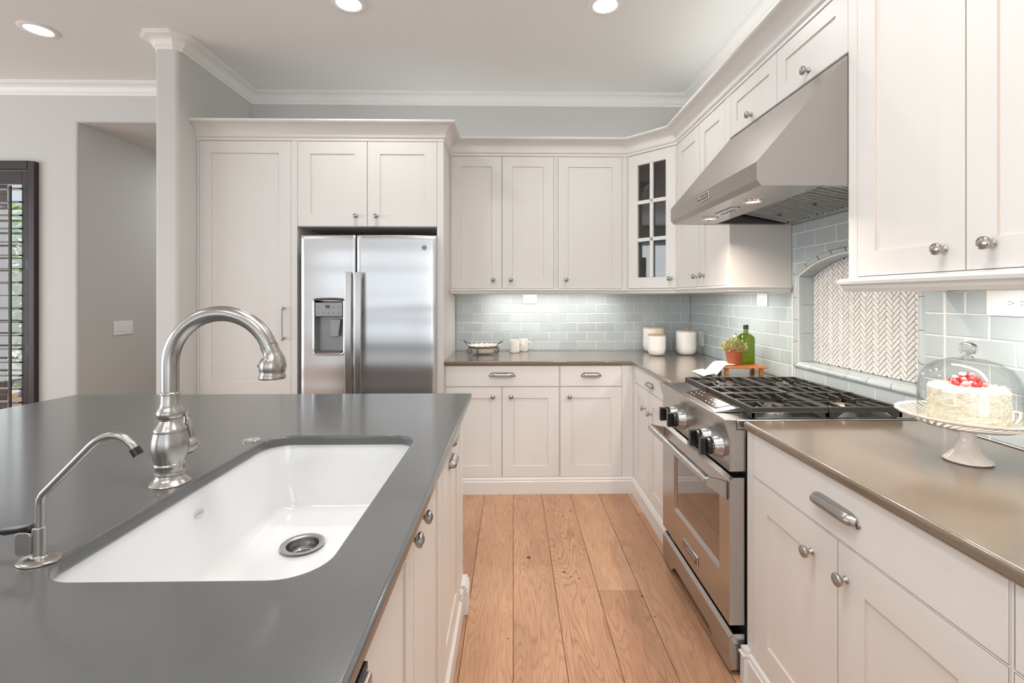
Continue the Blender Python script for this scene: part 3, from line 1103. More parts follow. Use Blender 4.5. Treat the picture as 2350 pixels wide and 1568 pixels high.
def arch(y, inset_=0.0):
    r = AR - inset_
    d = y - NCY
    return NS + NH - AR + math.sqrt(max(r * r - d * d, 0))


rs = thing('tile_backsplash', 'pale blue-green subway tile backsplash with arched niche behind the range', 'backsplash', (0, 0, 0))
mb = MB()
right3 = lambda u, z, h: (1.474 - h, u, z)
em = lambda p: put_tile(mb, p, right3, .001, .009, .0019, .0028)
JY = 3.703 - 30 * TP
ZR = 1.2990
brick(2.496, 3.939, ZT, 1.413, JY, ZR, em)
brick(NY1, 2.492, ZT, 1.730, JY, ZR, em)
brick(0.0, 1.600, ZT, 1.371, JY, ZR, em)
brick(1.603, NY0, ZT, 1.730, JY, ZR, em)
brick(NY0, NY1, ZT, NZ0 - .0005, JY, ZR, em)


def above(p):
    # split the tile at the arch: keep the part above a local chord
    ya, yb = p[0][0], p[1][0]
    for (a, c) in ((ya, (ya + yb) / 2), ((ya + yb) / 2, yb)):
        q = clip(clip(p, -1, 0, -a), 1, 0, c)
        if len(q) < 3: continue
        za, zc = arch(a), arch(c)
        s = (zc - za) / (c - a)
        q2 = clip(q, s, -1, s * a - za)
        if len(q2) >= 3: pieces.append((q2, a, c))


def emit_above(p):
    # whole tile above arch -> as is; otherwise clip by chord across the tile
    ya, yb = p[0][0], p[1][0]
    if p[0][1] > max(arch(ya), arch(yb), arch((ya + yb) / 2)) + .001:
        em(p)
        return
    za, zb = arch(ya), arch(yb)
    s = (zb - za) / (yb - ya)
    q = clip(p, s, -1, s * ya - za)
    if len(q) >= 3: em(q)


brick(NY0, NY1, NS, 1.730, JY, ZR, emit_above)
mb.build('tiles', M['tile'], rs, smooth=False)
# grout sheet with the niche opening
FR = .032
inner = [(NY0 + FR, NZ0 + .026), (NY1 - FR, NZ0 + .026)]
NA = 16
arc_in = [(NY1 - FR - (NY1 - NY0 - 2 * FR) * k / NA, arch(NY1 - FR - (NY1 - NY0 - 2 * FR) * k / NA, FR)) for k in range(NA + 1)]
inner = inner + arc_in
outer = [(0.0, ZT), (3.939, ZT), (3.939, 1.413), (2.494, 1.413), (2.494, 1.730), (1.603, 1.730), (1.603, 1.371), (0.0, 1.371)]
MB().prism(outer, 1.4668, 1.4735, 'x', holes=[inner[::-1]]).build('grout', M['grout'], rs, smooth=False)


# frame: quarter-round liner tiles, swept
def niche_ring(ins, n=NA):
    pts = [(NY0 + ins, NZ0 + ins), (NY1 - ins, NZ0 + ins)]
    for k in range(n + 1):
        y = NY1 - ins - (NY1 - NY0 - 2 * ins) * k / n
        pts.append((y, arch(y, ins)))
    return pts


mb = MB()
prs = [(0.0, .002), (0.002, .010), (.008, .0145), (.016, .0135), (.024, .008), (.030, -.002), (.032, -.014)]
rings = [niche_ring(a) for a, h in prs]
nn = len(rings[0])


def frame_seg(i0, f0, i1, f1):
    """liner tile between ring stations (index, fraction)"""
    vs = []
    for (i, f) in ((i0, f0), (i1, f1)):
        for (rg, (a, h)) in zip(rings, prs):
            p, q = rg[i], rg[(i + 1) % nn]
            vs.append((1.474 - .004 - h, p[0] + (q[0] - p[0]) * f, p[1] + (q[1] - p[1]) * f))
    m = len(prs)
    fs = [(k, k + 1, m + k + 1, m + k) for k in range(m - 1)]
    return vs, fs


def add_run(i, a, c, parts):
    L = parts
    for k in range(L):
        f0 = a + (c - a) * k / L
        f1 = a + (c - a) * (k + 1) / L
        e = .0012 / max(.001, (Vector(rings[3][(i + 1) % nn]) - Vector(rings[3][i])).length)
        vs, fs = frame_seg(i, f0 + (e if k or i != 0 else 0), i, f1 - e)
        mb.add(vs, fs)


add_run(0, 0, 1, 6)            # sill
add_run(1, 0, 1, 4)            # far jamb
for i in range(2, 2 + NA):     # arch
    if i % 2 == 0:
        e = .05
        vs, fs = frame_seg(i, e, i, 1.0)
    else:
        vs, fs = frame_seg(i, 0.0, i, 1 - .05)
    mb.add(vs, fs)
add_run(2 + NA, 0, 1, 4)       # near jamb
mb.build('niche_frame', M['tile'], rs, angle=60)
# grout under frame, reveal tiles, back panel
mb = MB()
r0, r1 = niche_ring(.0005), niche_ring(.0325)
vs = [(1.4705, p[0], p[1]) for p in r0] + [(1.483, p[0], p[1]) for p in r1]
mb.add(vs, [(i, (i + 1) % nn, nn + (i + 1) % nn, nn + i) for i in range(nn)])
mb.build('frame_grout', M['grout'], rs, smooth=False)
XN = 1.548
mb = MB()
rj = niche_ring(.032)
for i in range(nn):
    p, q = Vector(rj[i]), Vector(rj[(i + 1) % nn])
    L = (q - p).length
    parts = {0: 5, 1: 3, nn - 1: 3}.get(i, 1)
    for k in range(parts):
        a = p + (q - p) * (k / parts + .001 / L)
        c = p + (q - p) * ((k + 1) / parts - .001 / L)
        mb.add([(1.483, a.x, a.y), (1.483, c.x, c.y), (XN, c.x, c.y), (XN, a.x, a.y)], [(0, 1, 2, 3)])
mb.build('niche_reveal', M['tile'], rs, smooth=False)
mb = MB()
rg = niche_ring(.028)
mb.prism(rg, XN + .0005, XN + .004, 'x')
mb.build('herringbone_grout', M['greygrout'], rs, smooth=False)
mb = MB()
w_, l_ = .0172, .0516
herr3 = lambda u, z, h: (XN - h, u, z)
py0, py1, pz0 = NY0 + .032, NY1 - .032, NZ0 + .032
c45 = math.sqrt(.5)
for i in range(-70, 90):
    for j in range(-25, 26):
        ox, oy = i * w_ + j * l_, i * w_ - j * l_
        for kind in (0, 1):
            if kind == 0: q = [(ox, oy), (ox + l_, oy), (ox + l_, oy + w_), (ox, oy + w_)]
            else: q = [(ox, oy + w_), (ox + w_, oy + w_), (ox + w_, oy + w_ + l_), (ox, oy + w_ + l_)]
            r = [(NCY + (x - y) * c45, 1.2 + (x + y) * c45) for x, y in q]
            cyc = sum(p[0] for p in r) / 4
            czc = sum(p[1] for p in r) / 4
            if not (py0 - .03 < cyc < py1 + .03 and pz0 - .03 < czc < 1.62): continue
            r = clip(clip(clip(r, -1, 0, -py0), 1, 0, py1), 0, -1, -pz0)
            if len(r) < 3: continue
            ya, yb = cyc - .02, cyc + .02
            ya, yb = max(ya, py0), min(yb, py1)
            za, zb = arch(ya, .032), arch(yb, .032)
            s = (zb - za) / (yb - ya)
            r = clip(r, -s, 1, za - s * ya)
            if len(r) < 3: continue
            put_tile(mb, r, herr3, 0, .0045, .0015, .0026, jit=.0002)
mb.build('herringbone_panel', M['herring'], rs, smooth=False)

struct(MB().prism([(-4.2, 0), (YB + .12, 0), (YB + .12, ZC), (-4.2, ZC)], XR, XR + .12, 'x', holes=[niche_ring(.026)[::-1]]).build('wall_right', M['wall'], smooth=False), 'wall behind the range')

# ------------------------------------------------------------------ outlets and switches


def plate(name, label, cat, loc, rz, w, h, kind):
    root = thing(name, label, cat, loc, rz)
    MB().box((-w / 2, -.006, -h / 2), (w / 2, 0, h / 2)).build('cover_plate', M['plastic'], root, bevel=.002, seg=2)
    if kind == 'h2':      # horizontal duplex
        MB().box((-.034, -.008, -.0165), (.034, -.006, .0165)).build('receptacle', M['plastic'], root, bevel=.001)
        for sx in (-.017, .017):
            s = MB()
            s.box((sx - .007, -.0085, .004), (sx + .001, -.0079, .0055)); s.box((sx - .007, -.0085, -.0055), (sx + .001, -.0079, -.004)); s.box((sx + .005, -.0085, -.002), (sx + .008, -.0079, .002))
            s.build('slots', M['slot'], root, smooth=False)
    elif kind == 'v1':
        MB().box((-.0165, -.008, -.034), (.0165, -.006, .034)).build('receptacle', M['plastic'], root, bevel=.001)
        for sz in (-.018, .018):
            s = MB()
            s.box((-.0055, -.0085, sz - .002), (-.004, -.0079, sz + .006)); s.box((.004, -.0085, sz - .002), (.0055, -.0079, sz + .006)); s.box((-.002, -.0085, sz - .009), (.002, -.0079, sz - .006))
            s.build('slots', M['slot'], root, smooth=False)
    elif kind == 'sw4':
        for k in range(4):
            x = -.069 + .046 * k
            s = MB().box((x - .0165, -.009, -.033), (x + .0165, -.006, .033))
            s.build('switch', M['plastic'], root, bevel=.001)
    return root


plate('outlet', 'white outlet plate just under the back upper cabinets', 'outlet', (.138, 3.939, 1.338), 0, .115, .075, 'h2')
plate('outlet', 'white outlet plate high on the right wall tile, left of the niche', 'outlet', (1.4645, 2.786, 1.338), R90, .115, .075, 'h2')
plate('outlet', 'white outlet plate low in the tile near the inner corner', 'outlet', (1.4645, 3.70, 1.030), R90, .075, .115, 'v1')
plate('outlet', 'wide white outlet plate on the tile above the cake dome', 'outlet', (1.4645, 1.36, 1.336), R90, .185, .078, 'h2')
plate('light_switch', 'white four-gang switch plate on the shaded passage wall', 'switch', (OPX + .001, 4.253, 1.087), PI / 2, .205, .118, 'sw4')

# ------------------------------------------------------------------ refrigerator
FY = 3.200
fr = thing('refrigerator', 'stainless steel side-by-side refrigerator with ice dispenser', 'refrigerator', (-.965, FY, 0))
fl, frr, sp = -.452, .452, -.0785
b = MB().box((fl + .004, .075, .02), (frr - .004, .70, 1.745))
b.box((fl + .01, .02, .02), (frr - .01, .08, .085))
b.build('body', M['dark_steel'], fr, bevel=.003)


def fdoor(x0, x1, hole=None):
    z0, z1 = .095, 1.766
    nx = 14
    xs = [x0 + (x1 - x0) * i / nx for i in range(nx + 1)]
    if hole:
        xs = sorted([x for x in xs if not any(abs(x - h) < .012 for h in hole[:2])] + [hole[0], hole[1]])
    zs = [z0, z0 + .01, z0 + .03, .5, .9, 1.2, 1.5, z1 - .03, z1 - .008, z1]
    if hole: zs = sorted([z for z in zs if not (hole[2] - .01 < z < hole[3] + .01)] + [hole[2], hole[3]])
    def yy(x, z):
        u = (x - fl) / (frr - fl) * 2 - 1
        e = min(x - x0, x1 - x)
        r = .012
        edge = (1 - math.sqrt(max(0, 1 - ((r - e) / r) ** 2))) * r if e < r else 0
        return .020 * u * u + edge + (.004 if z in (z0, z1) else 0)
    xs = sorted(set(xs + [x0 + .003, x0 + .008, x1 - .003, x1 - .008]))
    vs, fs = [], []
    for z in zs:
        for x in xs: vs.append((x, yy(x, z), z))
    n = len(xs)
    for j in range(len(zs) - 1):
        for i in range(n - 1):
            cx, cz = (xs[i] + xs[i + 1]) / 2, (zs[j] + zs[j + 1]) / 2
            if hole and hole[0] < cx < hole[1] and hole[2] < cz < hole[3]: continue
            fs.append((j * n + i, j * n + i + 1, (j + 1) * n + i + 1, (j + 1) * n + i))
    b = MB().add(vs, fs)
    yb = .072
    # sides, top, bottom
    for (ia, ib) in ((0, 0), (n - 1, n - 1)):
        col = [vs[j * n + ia] for j in range(len(zs))]
        b.add(col + [(p[0], yb, p[2]) for p in col], [(k, k + 1, len(col) + k + 1, len(col) + k) for k in range(len(col) - 1)])
    for j in (0, len(zs) - 1):
        row = [vs[j * n + i] for i in range(n)]
        b.add(row + [(p[0], yb, p[2]) for p in row], [(k, k + 1, n + k + 1, n + k) for k in range(n - 1)])
    return b


H0, H1, H2, H3 = -.352, -.162, .985, 1.330
b = fdoor(fl, sp - .003, (H0, H1, H2, H3))
dl = b.build('door', M['fridge_steel'], fr, angle=40)
b = fdoor(sp + .003, frr)
dr = b.build('door', M['fridge_steel'], fr, angle=40)
# dispenser
dsp = MB()
D = .058
ys = .010
dsp.add([(H0, ys, H2), (H1, ys, H2), (H1, ys, H3), (H0, ys, H3), (H0 + .012, D, H2 + .004), (H1 - .012, D, H2 + .004), (H1 - .012, D, H3 - .11), (H0 + .012, D, H3 - .11)],
        [(0, 1, 5, 4), (1, 2, 6, 5), (3, 0, 4, 7), (4, 5, 6, 7)])
do = dsp.build('dispenser_recess', M['dispenser'], dl, smooth=True, angle=60)
rim = MB()
rr = rrect(H0 - .006, H2 - .012, H1 + .006, H3 + .012, .02, 5)
rim.tube([(x, .006, z) for x, z in rr], .008, 8, closed=True)
rim.build('dispenser_rim', M['chrome'], dl)
cp = MB().box((H0 + .006, -.002, H3 - .105), (H1 - .006, .052, H3 - .012)).build('control_panel', M['dispenser'], dl, bevel=.004)
MB().box((H0 + .075, -.0035, H3 - .048), (H0 + .103, -.0018, H3 - .030)).build('display', M['lcd'], dl, smooth=False)
mk = MB()
for ix in range(5):
    for iz in (0, 1):
        if ix in (1, 2) and iz == 0: continue
        mk.box((H0 + .022 + ix * .034, -.0033, H3 - .046 - .038 * iz), (H0 + .029 + ix * .034, -.0019, H3 - .041 - .038 * iz))
mk.build('buttons', M['slot'], dl, smooth=False)
MB().prism([(H0 + .10, 1.205), (H0 + .165, 1.205), (H0 + .150, 1.09), (H0 + .098, 1.09)], .020, .034, 'y').build('ice_paddle', M['dispenser'], dl, bevel=.003)
tr = MB().box((H0 + .01, -.004, H2 - .001), (H1 - .01, .05, H2 + .010)).build('drip_tray', M['dark_steel'], dl, bevel=.002)
cv = MB()
cv.tube([(H0 - .004 + (H1 - H0 + .008) * k / 8, -.004 + .006 * (k / 4 - 1) ** 2, H3 + .012 - .006 * (k / 4 - 1) ** 2) for k in range(9)], .007, 8)
cv.build('dispenser_hood', M['dark_steel'], dl)
# handles
for hx, dd in ((sp - .036, dl), (sp + .028, dr)):
    hb = MB()
    P = []
    for k in range(17):
        t = k / 16
        z = .62 + (1.519 - .62) * t
        y = -.045 - .012 * math.sin(PI * t)
        P.append((y, z))
    poly = P + [(y + .014, z) for y, z in P[::-1]]
    hb.prism(poly, hx - .0215, hx + .0215, 'x')
    hb.box((hx - .014, -.045, .625), (hx + .014, .012, .665)); hb.box((hx - .014, -.045, 1.475), (hx + .014, .012, 1.515))
    hb.build('handle', M['steel'], dd, bevel=.004, seg=3)
bd = MB().lathe([(0, -.001), (.0165, -.001), (.0175, .001), (.0165, .0022), (.0150, .0022), (.0142, .0012), (0, .0012)], 32, T(.371, .0118, 1.684) @ RX(PI / 2))
bd.build('badge', M['dispenser'], dr)
text('GE', .019, dr, T(.371, .0100, 1.684) @ FRONT, M['dark_steel'], name='badge_lettering')

# ------------------------------------------------------------------ range
RY0, RY1 = 1.697, 2.458
rg_ = thing('range_oven', 'stainless steel gas range with black knobs and oven window', 'range', (0, 0, 0))
MB().box((.835, RY0 + .006, .10), (1.455, RY1 - .006, .880)).build('body', M['blackmat'], rg_, smooth=False)
# cooktop tray
b = MB()
b.box((.800, RY0, .880), (1.456, RY1, .9155))
b.build('cooktop', M['steel'], rg_, bevel=.003)
MB().box((.872, RY0 + .016, .9156), (1.425, RY1 - .016, .9185)).build('burner_pan', M['dark_steel'], rg_, bevel=.001)
# control panel: side profile (x,z)
cpf = [(.752, .917), (.760, .880), (.772, .845), (.772, .729), (.834, .729), (.834, .8795), (.799, .8795), (.799, .917)]
cpn = MB().prism(cpf, RY0, RY1, 'y').build('control_panel', M['steel'], rg_, bevel=.003, seg=3)
# raised rim round the display, glass touch panel
dp = MB()
dp.prism([(.758, .9175), (.868, .9175), (.868, .934), (.862, .937), (.775, .921)], 1.80, RY1 - .10, 'y')
dp.build('display_bezel', M['steel'], rg_, bevel=.002)
sl = math.atan2(.016, .087)
MB().box((0, 0, 0), (.074, .31, .0012), T(.783, 1.845, .9228) @ RY(-sl)).build('touch_display', M['panelglass'], rg_, smooth=False)
mk = MB()
for i in range(9):
    for j in range(3):
        if 3 < i < 6 or random.random() < .2: continue
        mk.box((.010 + j * .022, .016 + i * .032, .0013), (.014 + j * .022, .026 + i * .032, .0016), T(.783, 1.845, .9228) @ RY(-sl))
mk.build('display_marks', M['label'], rg_, smooth=False)
# knobs
for ky in (1.785, 1.890, 2.165, 2.275):
    kb = MB().lathe([(0, 0), (.045, 0), (.0445, .004), (.0395, .008), (.039, .022), (.0365, .025), (.036, .029), (.034, .031), (.0, .031)], 36, T(.772, ky, .797) @ RY(-PI / 2))
    ko = kb.build('knob', M['steel'], rg_, angle=50)
    kc = MB().lathe([(0, .030), (.0315, .030), (.0330, .034), (.0310, .050), (.0, .051)], 32, T(.772, ky, .797) @ RY(-PI / 2))
    kc.box((.699, ky - .011, .797 - .031), (.7225, ky + .011, .797 + .031))
    kc.build('knob_grip', M['black'], ko, bevel=.003, seg=3)
    mk = MB()
    for q in range(5):
        a = -1.0 + q * .35
        mk.box((-.0005, -.0015, .0), (.0002, .0015, .006), T(.7375, ky - .0334 * math.cos(a), .797 + .0334 * math.sin(a)) @ RX(a))
    mk.build('knob_marks', M['label'], ko, smooth=False)
# oven door
dz0, dz1 = .182, .708
df = [(.772, dz0), (.772, .695), (.786, dz1), (.826, dz1), (.826, dz0)]
WYa, WYb, WZa, WZb = 1.800, 2.272, .352, .612
dfr = MB()
# front slab pieces around the window
dfr.prism(df, RY0, WYa - .018, 'y'); dfr.prism(df, WYb + .018, RY1, 'y')
dfr.prism([(.772, dz0), (.772, WZa - .018), (.826, WZa - .018), (.826, dz0)], WYa - .018, WYb + .018, 'y')
dfr.prism([(.772, WZb + .018), (.772, .695), (.786, dz1), (.826, dz1), (.826, WZb + .018)], WYa - .018, WYb + .018, 'y')
od = dfr.build('oven_door', M['steel'], rg_, smooth=False)
bz = MB()
A = [(WYa - .018, WZa - .018), (WYb + .018, WZa - .018), (WYb + .018, WZb + .018), (WYa - .018, WZb + .018)]
B = [(WYa, WZa), (WYb, WZa), (WYb, WZb), (WYa, WZb)]
for k in range(4):
    k2 = (k + 1) % 4
    bz.add([(.772, *A[k]), (.772, *A[k2]), (.782, *B[k2]), (.782, *B[k])], [(0, 1, 2, 3)])
bz.build('window_bezel', M['steel'], od, smooth=False)
MB().box((.7815, WYa - .002, WZa - .002), (.784, WYb + .002, WZb + .002)).build('oven_window', M['ovenglass'], od, smooth=False)
hd = MB()
hd.tube([(.703, 1.718, .688), (.703, 2.437, .688)], .0165, 20)
for ya, yb in ((1.712, 1.722), (2.433, 2.443)):
    hd.prism([(.694, .674), (.692, .700), (.703, .706), (.7715, .690), (.7715, .622)], ya, yb, 'y')
hd.build('handle', M['steel'], od, bevel=.002)
pl = MB().box((.767, 1.985, .226), (.772, 2.150, .266)).build('name_plate', M['chrome'], od, bevel=.002)
MB().box((.7664, 1.990, .230), (.7672, 2.145, .262)).build('name_plate_field', M['dark_steel'], od, smooth=False)
SIDE = Matrix(((0, 0, -1, 0), (-1, 0, 0, 0), (0, 1, 0, 0), (0, 0, 0, 1)))   # text facing world -x
text('KitchenAid', .027, od, T(.7658, 2.0675, .246) @ SIDE, M['chrome'])
# drawer / kick panel with a cut-out lower edge
kf = []
zt = .150
prof_k = [(RY0, .022), (RY0 + .13, .022), (RY0 + .18, .058), (RY1 - .18, .058), (RY1 - .13, .022), (RY1, .022), (RY1, .136), (RY0, .136)]
kb = MB().prism(prof_k, .772, .775, 'x')
kb.add([(.772, RY0, .136), (.772, RY1, .136), (.784, RY1, zt), (.784, RY0, zt)], [(0, 1, 2, 3)])
kb.add([(.775, RY0, .130), (.775, RY1, .130), (.784, RY1, .146), (.784, RY0, .146)], [(0, 1, 2, 3)])
kb.prism([(.775, .022), (.775, .135), (.784, zt), (.826, zt), (.826, .022)], RY0, RY0 + .003, 'y'); kb.prism([(.775, .022), (.775, .135), (.784, zt), (.826, zt), (.826, .022)], RY1 - .003, RY1, 'y')
kb.build('bottom_drawer', M['steel'], rg_, smooth=False)
MB().box((.80, RY0 + .01, .065), (.834, RY1 - .01, .132)).build('drawer_box', M['dark_steel'], rg_, smooth=False)
for ly in (RY0 + .05, RY1 - .05):
    for lx in (.86, 1.42):
        MB().lathe([(0, .0005), (.018, .0005), (.018, .01), (.012, .014), (.012, .10), (0, .10)], 14, T(lx, ly, 0)).build('leg', M['blackmat'], rg_)
MB().box((1.38, RY0, .9157), (1.456, RY1, .921)).build('rear_trim', M['steel'], rg_, bevel=.002)
# burners
BUR = [(1.005, 1.835), (1.275, 1.835), (1.005, 2.245), (1.275, 2.245)]
for i, (bx, by) in enumerate(BUR):
    r = (.05, .036, .036, .045)[i]
    bo = MB().lathe([(0, .9186), (r + .012, .9186), (r + .010, .924), (r, .926), (r, .932), (0, .932)], 28, T(bx, by, 0)).build('burner_base', M['alum'], rg_)
    MB().lathe([(0, .932), (r * .86, .932), (r * .88, .936), (r * .8, .940), (0, .941)], 28, T(bx, by, 0)).build('burner_cap', M['iron'] if i != 1 else M['brass'], bo)
# grates


def bar(b, p, q, w=.011, z0=.928, z1=.952, taper=0.0):
    p, q = Vector(p), Vector(q)
    d = (q - p).normalized()
    n = Vector((-d.y, d.x)) * (w / 2)
    a = [p + n, p - n, q - n, q + n]
    zb = z0 + taper
    vs = [(a[0].x, a[0].y, z0), (a[1].x, a[1].y, z0), (a[2].x, a[2].y, zb), (a[3].x, a[3].y, zb)] + [(v.x, v.y, z1) for v in a]
    b.add(vs, [(0, 3, 2, 1), (4, 5, 6, 7), (0, 1, 5, 4), (1, 2, 6, 5), (2, 3, 7, 6), (3, 0, 4, 7)])


def grate(x0, x1, y0, y1, burner, nm):
    b = MB()
    w = .013
    h = w / 2
    Z0, Z1 = .937, .955
    for p, q in (((x0, y0 + h), (x1, y0 + h)), ((x0, y1 - h), (x1, y1 - h)), ((x0 + h, y0 + w), (x0 + h, y1 - w)), ((x1 - h, y0 + w), (x1 - h, y1 - w))):
        bar(b, p, q, w, Z0, Z1)
    # feet at the corners
    for fx_, fy_ in ((x0, y0), (x1 - .03, y0), (x0, y1 - w), (x1 - .03, y1 - w)):
        b.prism([(fx_, .9187), (fx_ + .03, .9187), (fx_ + (.055 if fx_ == x0 else .03), Z0), (fx_ - (0 if fx_ == x0 else .025), Z0)], fy_, fy_ + w, 'y')
    for fx_, fy_ in ((x0, y0), (x1 - w, y0), (x0, y1 - .03), (x1 - w, y1 - .03)):
        b.prism([(fy_, .9187), (fy_ + .03, .9187), (fy_ + (.045 if fy_ == y0 else .03), Z0), (fy_ - (0 if fy_ == y0 else .015), Z0)], fx_, fx_ + w, 'x')
    if burner:
        bx, by = burner
        n = 5
        for k in range(1, n):
            x = x0 + (x1 - x0) * k / n
            for ys, s in ((y0 + w, 1), (y1 - w, -1)):
                dx = (bx - x)
                ln = (abs(by - ys) - .022) * (1.0 if abs(dx) > .04 else .72)
                bar(b, (x, ys), (x + dx * .18, ys + s * ln), .0085, .930, Z1, .012)
        for k in (-1, 1):
            xs = x0 + w if k < 0 else x1 - w
            for yy_ in (by - .030, by + .030):
                bar(b, (xs, yy_), (bx + k * .045, by + (yy_ - by) * .5), .0085, .930, Z1, .012)
    else:
        n = 5
        for k in range(1, n):
            x = x0 + (x1 - x0) * k / n
            bar(b, (x, y0 + w), (x, y1 - w), .0085, .932, Z1)
    return b.build('grate', M['iron'], rg_, bevel=.0018, seg=1)


XM = 1.142
for xa, xb, bi in ((.858, XM - .002, 0), (XM + .002, 1.412, 1)):
    grate(xa, xb, 1.712, 1.978, BUR[bi], 'near')
    grate(xa, xb, 1.982, 2.108, None, 'mid')
    grate(xa, xb, 2.112, 2.378, BUR[bi + 2], 'far')

# ------------------------------------------------------------------ hood
hood = thing('range_hood', 'stainless steel canopy range hood with two lit lamps', 'range hood', (0, 0, 0))
HY0, HY1 = 1.604, 2.488
HZ = 1.732
b = MB()
side = [(.838, HZ), (.822, 1.750), (.822, 1.812), (1.128, 2.172), (1.462, 2.172), (1.462, HZ)]
# skin: front faces
def quadY(p, q): b.add([(p[0], HY0, p[1]), (p[0], HY1, p[1]), (q[0], HY1, q[1]), (q[0], HY0, q[1])], [(0, 1, 2, 3)])
for i in range(4): quadY(side[i], side[i + 1])
for y in (HY0, HY1): b.add([(p[0], y, p[1]) for p in side], [tuple(range(6))])
cn = b.build('canopy', M['hood_steel'], hood, smooth=False)
# underside
u = MB()
def quadU(p, q, ya=HY0 + .001, yb=HY1 - .001, mi=0): u.add([(p[0], ya, p[1]), (p[0], yb, p[1]), (q[0], yb, q[1]), (q[0], ya, q[1])], [(0, 1, 2, 3)], mi=mi)
quadU((.838, HZ), (1.055, HZ + .002)); quadU((1.055, HZ + .002), (1.055, 1.822)); quadU((1.055, 1.822), (1.405, 1.752), mi=2); quadU((1.405, 1.752), (1.405, HZ)); quadU((1.405, HZ), (1.463, HZ))
for y in (HY0 + .03, HY1 - .03):
    u.add([(1.055, y, HZ + .002), (1.055, y, 1.822), (1.405, y, 1.752), (1.405, y, HZ)], [(0, 1, 2, 3)], mi=1)
for ya, yb in ((HY0 + .001, HY0 + .03), (HY1 - .03, HY1 - .001)): u.add([(1.055, ya, HZ + .001), (1.405, ya, HZ + .001), (1.405, yb, HZ + .001), (1.055, yb, HZ + .001)], [(0, 1, 2, 3)])
u.build('underside', [M['steel'], M['dark_steel'], M['blackmat']], hood, smooth=False)
for k in range(3):
    ya = HY0 + .035 + k * .272
    fb = MB()
    for q in range(8):
        y = ya + .006 + q * .033
        ps = [(y, 0), (y + .004, -.018), (y + .014, -.018), (y + .020, 0)]
        vs = []
        for (X, Z) in ((1.062, 1.8185), (1.398, 1.7525)):
            vs += [(X, p[0], Z + p[1]) for p in ps]
        fb.add(vs, [(0, 1, 5, 4), (1, 2, 6, 5), (2, 3, 7, 6), (0, 3, 2, 1), (4, 5, 6, 7)])
    fo = fb.build('baffle_filter', M['steel'], hood, smooth=False)
    MB().lathe([(0, -.028), (.006, -.027), (.006, -.02), (.003, -.016), (.003, 0), (0, 0)], 10, T(1.30, ya + .13, 1.772)).build('filter_knob', M['nickel'], fo)
for ly in (1.872, 2.286):
    lo = MB().lathe([(.026, -.001), (.030, -.006), (.036, -.006), (.040, 0), (.040, .001)], 28, T(.945, ly, HZ)).build('lamp_ring', M['chrome'], hood)
    MB().lathe([(0, -.002), (.027, -.002), (.027, .0), (0, .0)], 24, T(.945, ly, HZ)).build('lamp', M['warmlamp'], lo)
    area('hood_lamp_light', (.945, ly, HZ - .012), (0, 0, 0), .05, .05, 4.0, WARM, shape='DISK', spread=150)
ct = MB().box((.918, 2.00, HZ - .008), (.958, 2.165, HZ + .001)).build('control_strip', M['chrome'], hood, bevel=.002)
mk = MB()
for q in range(4): mk.box((.930, 2.02 + q * .035, HZ - .0095), (.945, 2.04 + q * .035, HZ - .008))
mk.build('control_buttons', M['dark_steel'], ct, smooth=False)
bp = MB().box((.8165, 1.992, 1.768), (.8222, 2.115, 1.800)).build('name_plate', M['chrome'], hood, bevel=.0018)
MB().box((.8158, 1.997, 1.772), (.8167, 2.110, 1.796)).build('name_plate_field', M['dark_steel'], hood, smooth=False)
text('KitchenAid', .020, hood, T(.8153, 2.0535, 1.784) @ SIDE, M['chrome'])

# ------------------------------------------------------------------ island
ISX = -.190
isl = [(ISX, -.60), (ISX, 2.202), (-1.975, 2.202), (-2.400, -.60)]
SX0, SX1, SY0, SY1 = -.762, -.308, .757, 1.530
hole = rrect(SX0, SY0, SX1, SY1, .075, 8)
def offset_hole(d): return rrect(SX0 - d, SY0 - d, SX1 + d, SY1 + d, .075 + d, 8)


def slab_with_hole(outer, z0, z1, r):
    """flat slab, quarter-round upper and lower edges on the outline and on the cut-out"""
    b = MB()
    if parea(outer) < 0: outer = outer[::-1]
    st = [(0, r)] + [(r * (1 - math.cos(a)), r * (1 - math.sin(a))) for a in (PI / 8, PI / 4, 3 * PI / 8, PI / 2)]
    for loop_of in (lambda d: inset(outer, d) if d > 1e-7 else list(outer), offset_hole):
        levels = [(d, z0 + h) for d, h in st[::-1]] + [(d, z1 - h) for d, h in st]
        vs = []
        n = None
        for d, z in levels:
            lp = loop_of(d)
            n = len(lp)
            if loop_of is not offset_hole:
                ref = outer
                lp = [min(lp, key=lambda q: (q[0] - p[0]) ** 2 + (q[1] - p[1]) ** 2) for p in ref]
            vs += [(p[0], p[1], z) for p in lp]
        b.add(vs, [(a * n + k, a * n + (k + 1) % n, (a + 1) * n + (k + 1) % n, (a + 1) * n + k) for a in range(len(levels) - 1) for k in range(n)])
    top_o = inset(outer, r)
    top_o = [min(top_o, key=lambda q: (q[0] - p[0]) ** 2 + (q[1] - p[1]) ** 2) for p in outer]
    top_h = offset_hole(r)[::-1]
    flat = top_o + top_h
    tri = tessellate_polygon([[Vector((p[0], p[1], 0)) for p in top_o], [Vector((p[0], p[1], 0)) for p in top_h]])
    b.add([(p[0], p[1], z1) for p in flat], [tuple(t) for t in tri])
    b.add([(p[0], p[1], z0) for p in flat], [tuple(t)[::-1] for t in tri])
    return b


o = slab_with_hole(isl, ZT0, ZT1, .008).build('island_countertop', M['quartz'], angle=50)
w = o.modifiers.new('wn', 'WEIGHTED_NORMAL')
w.keep_sharp = True
tag(o, 'large grey quartz island countertop around the white sink', 'countertop')
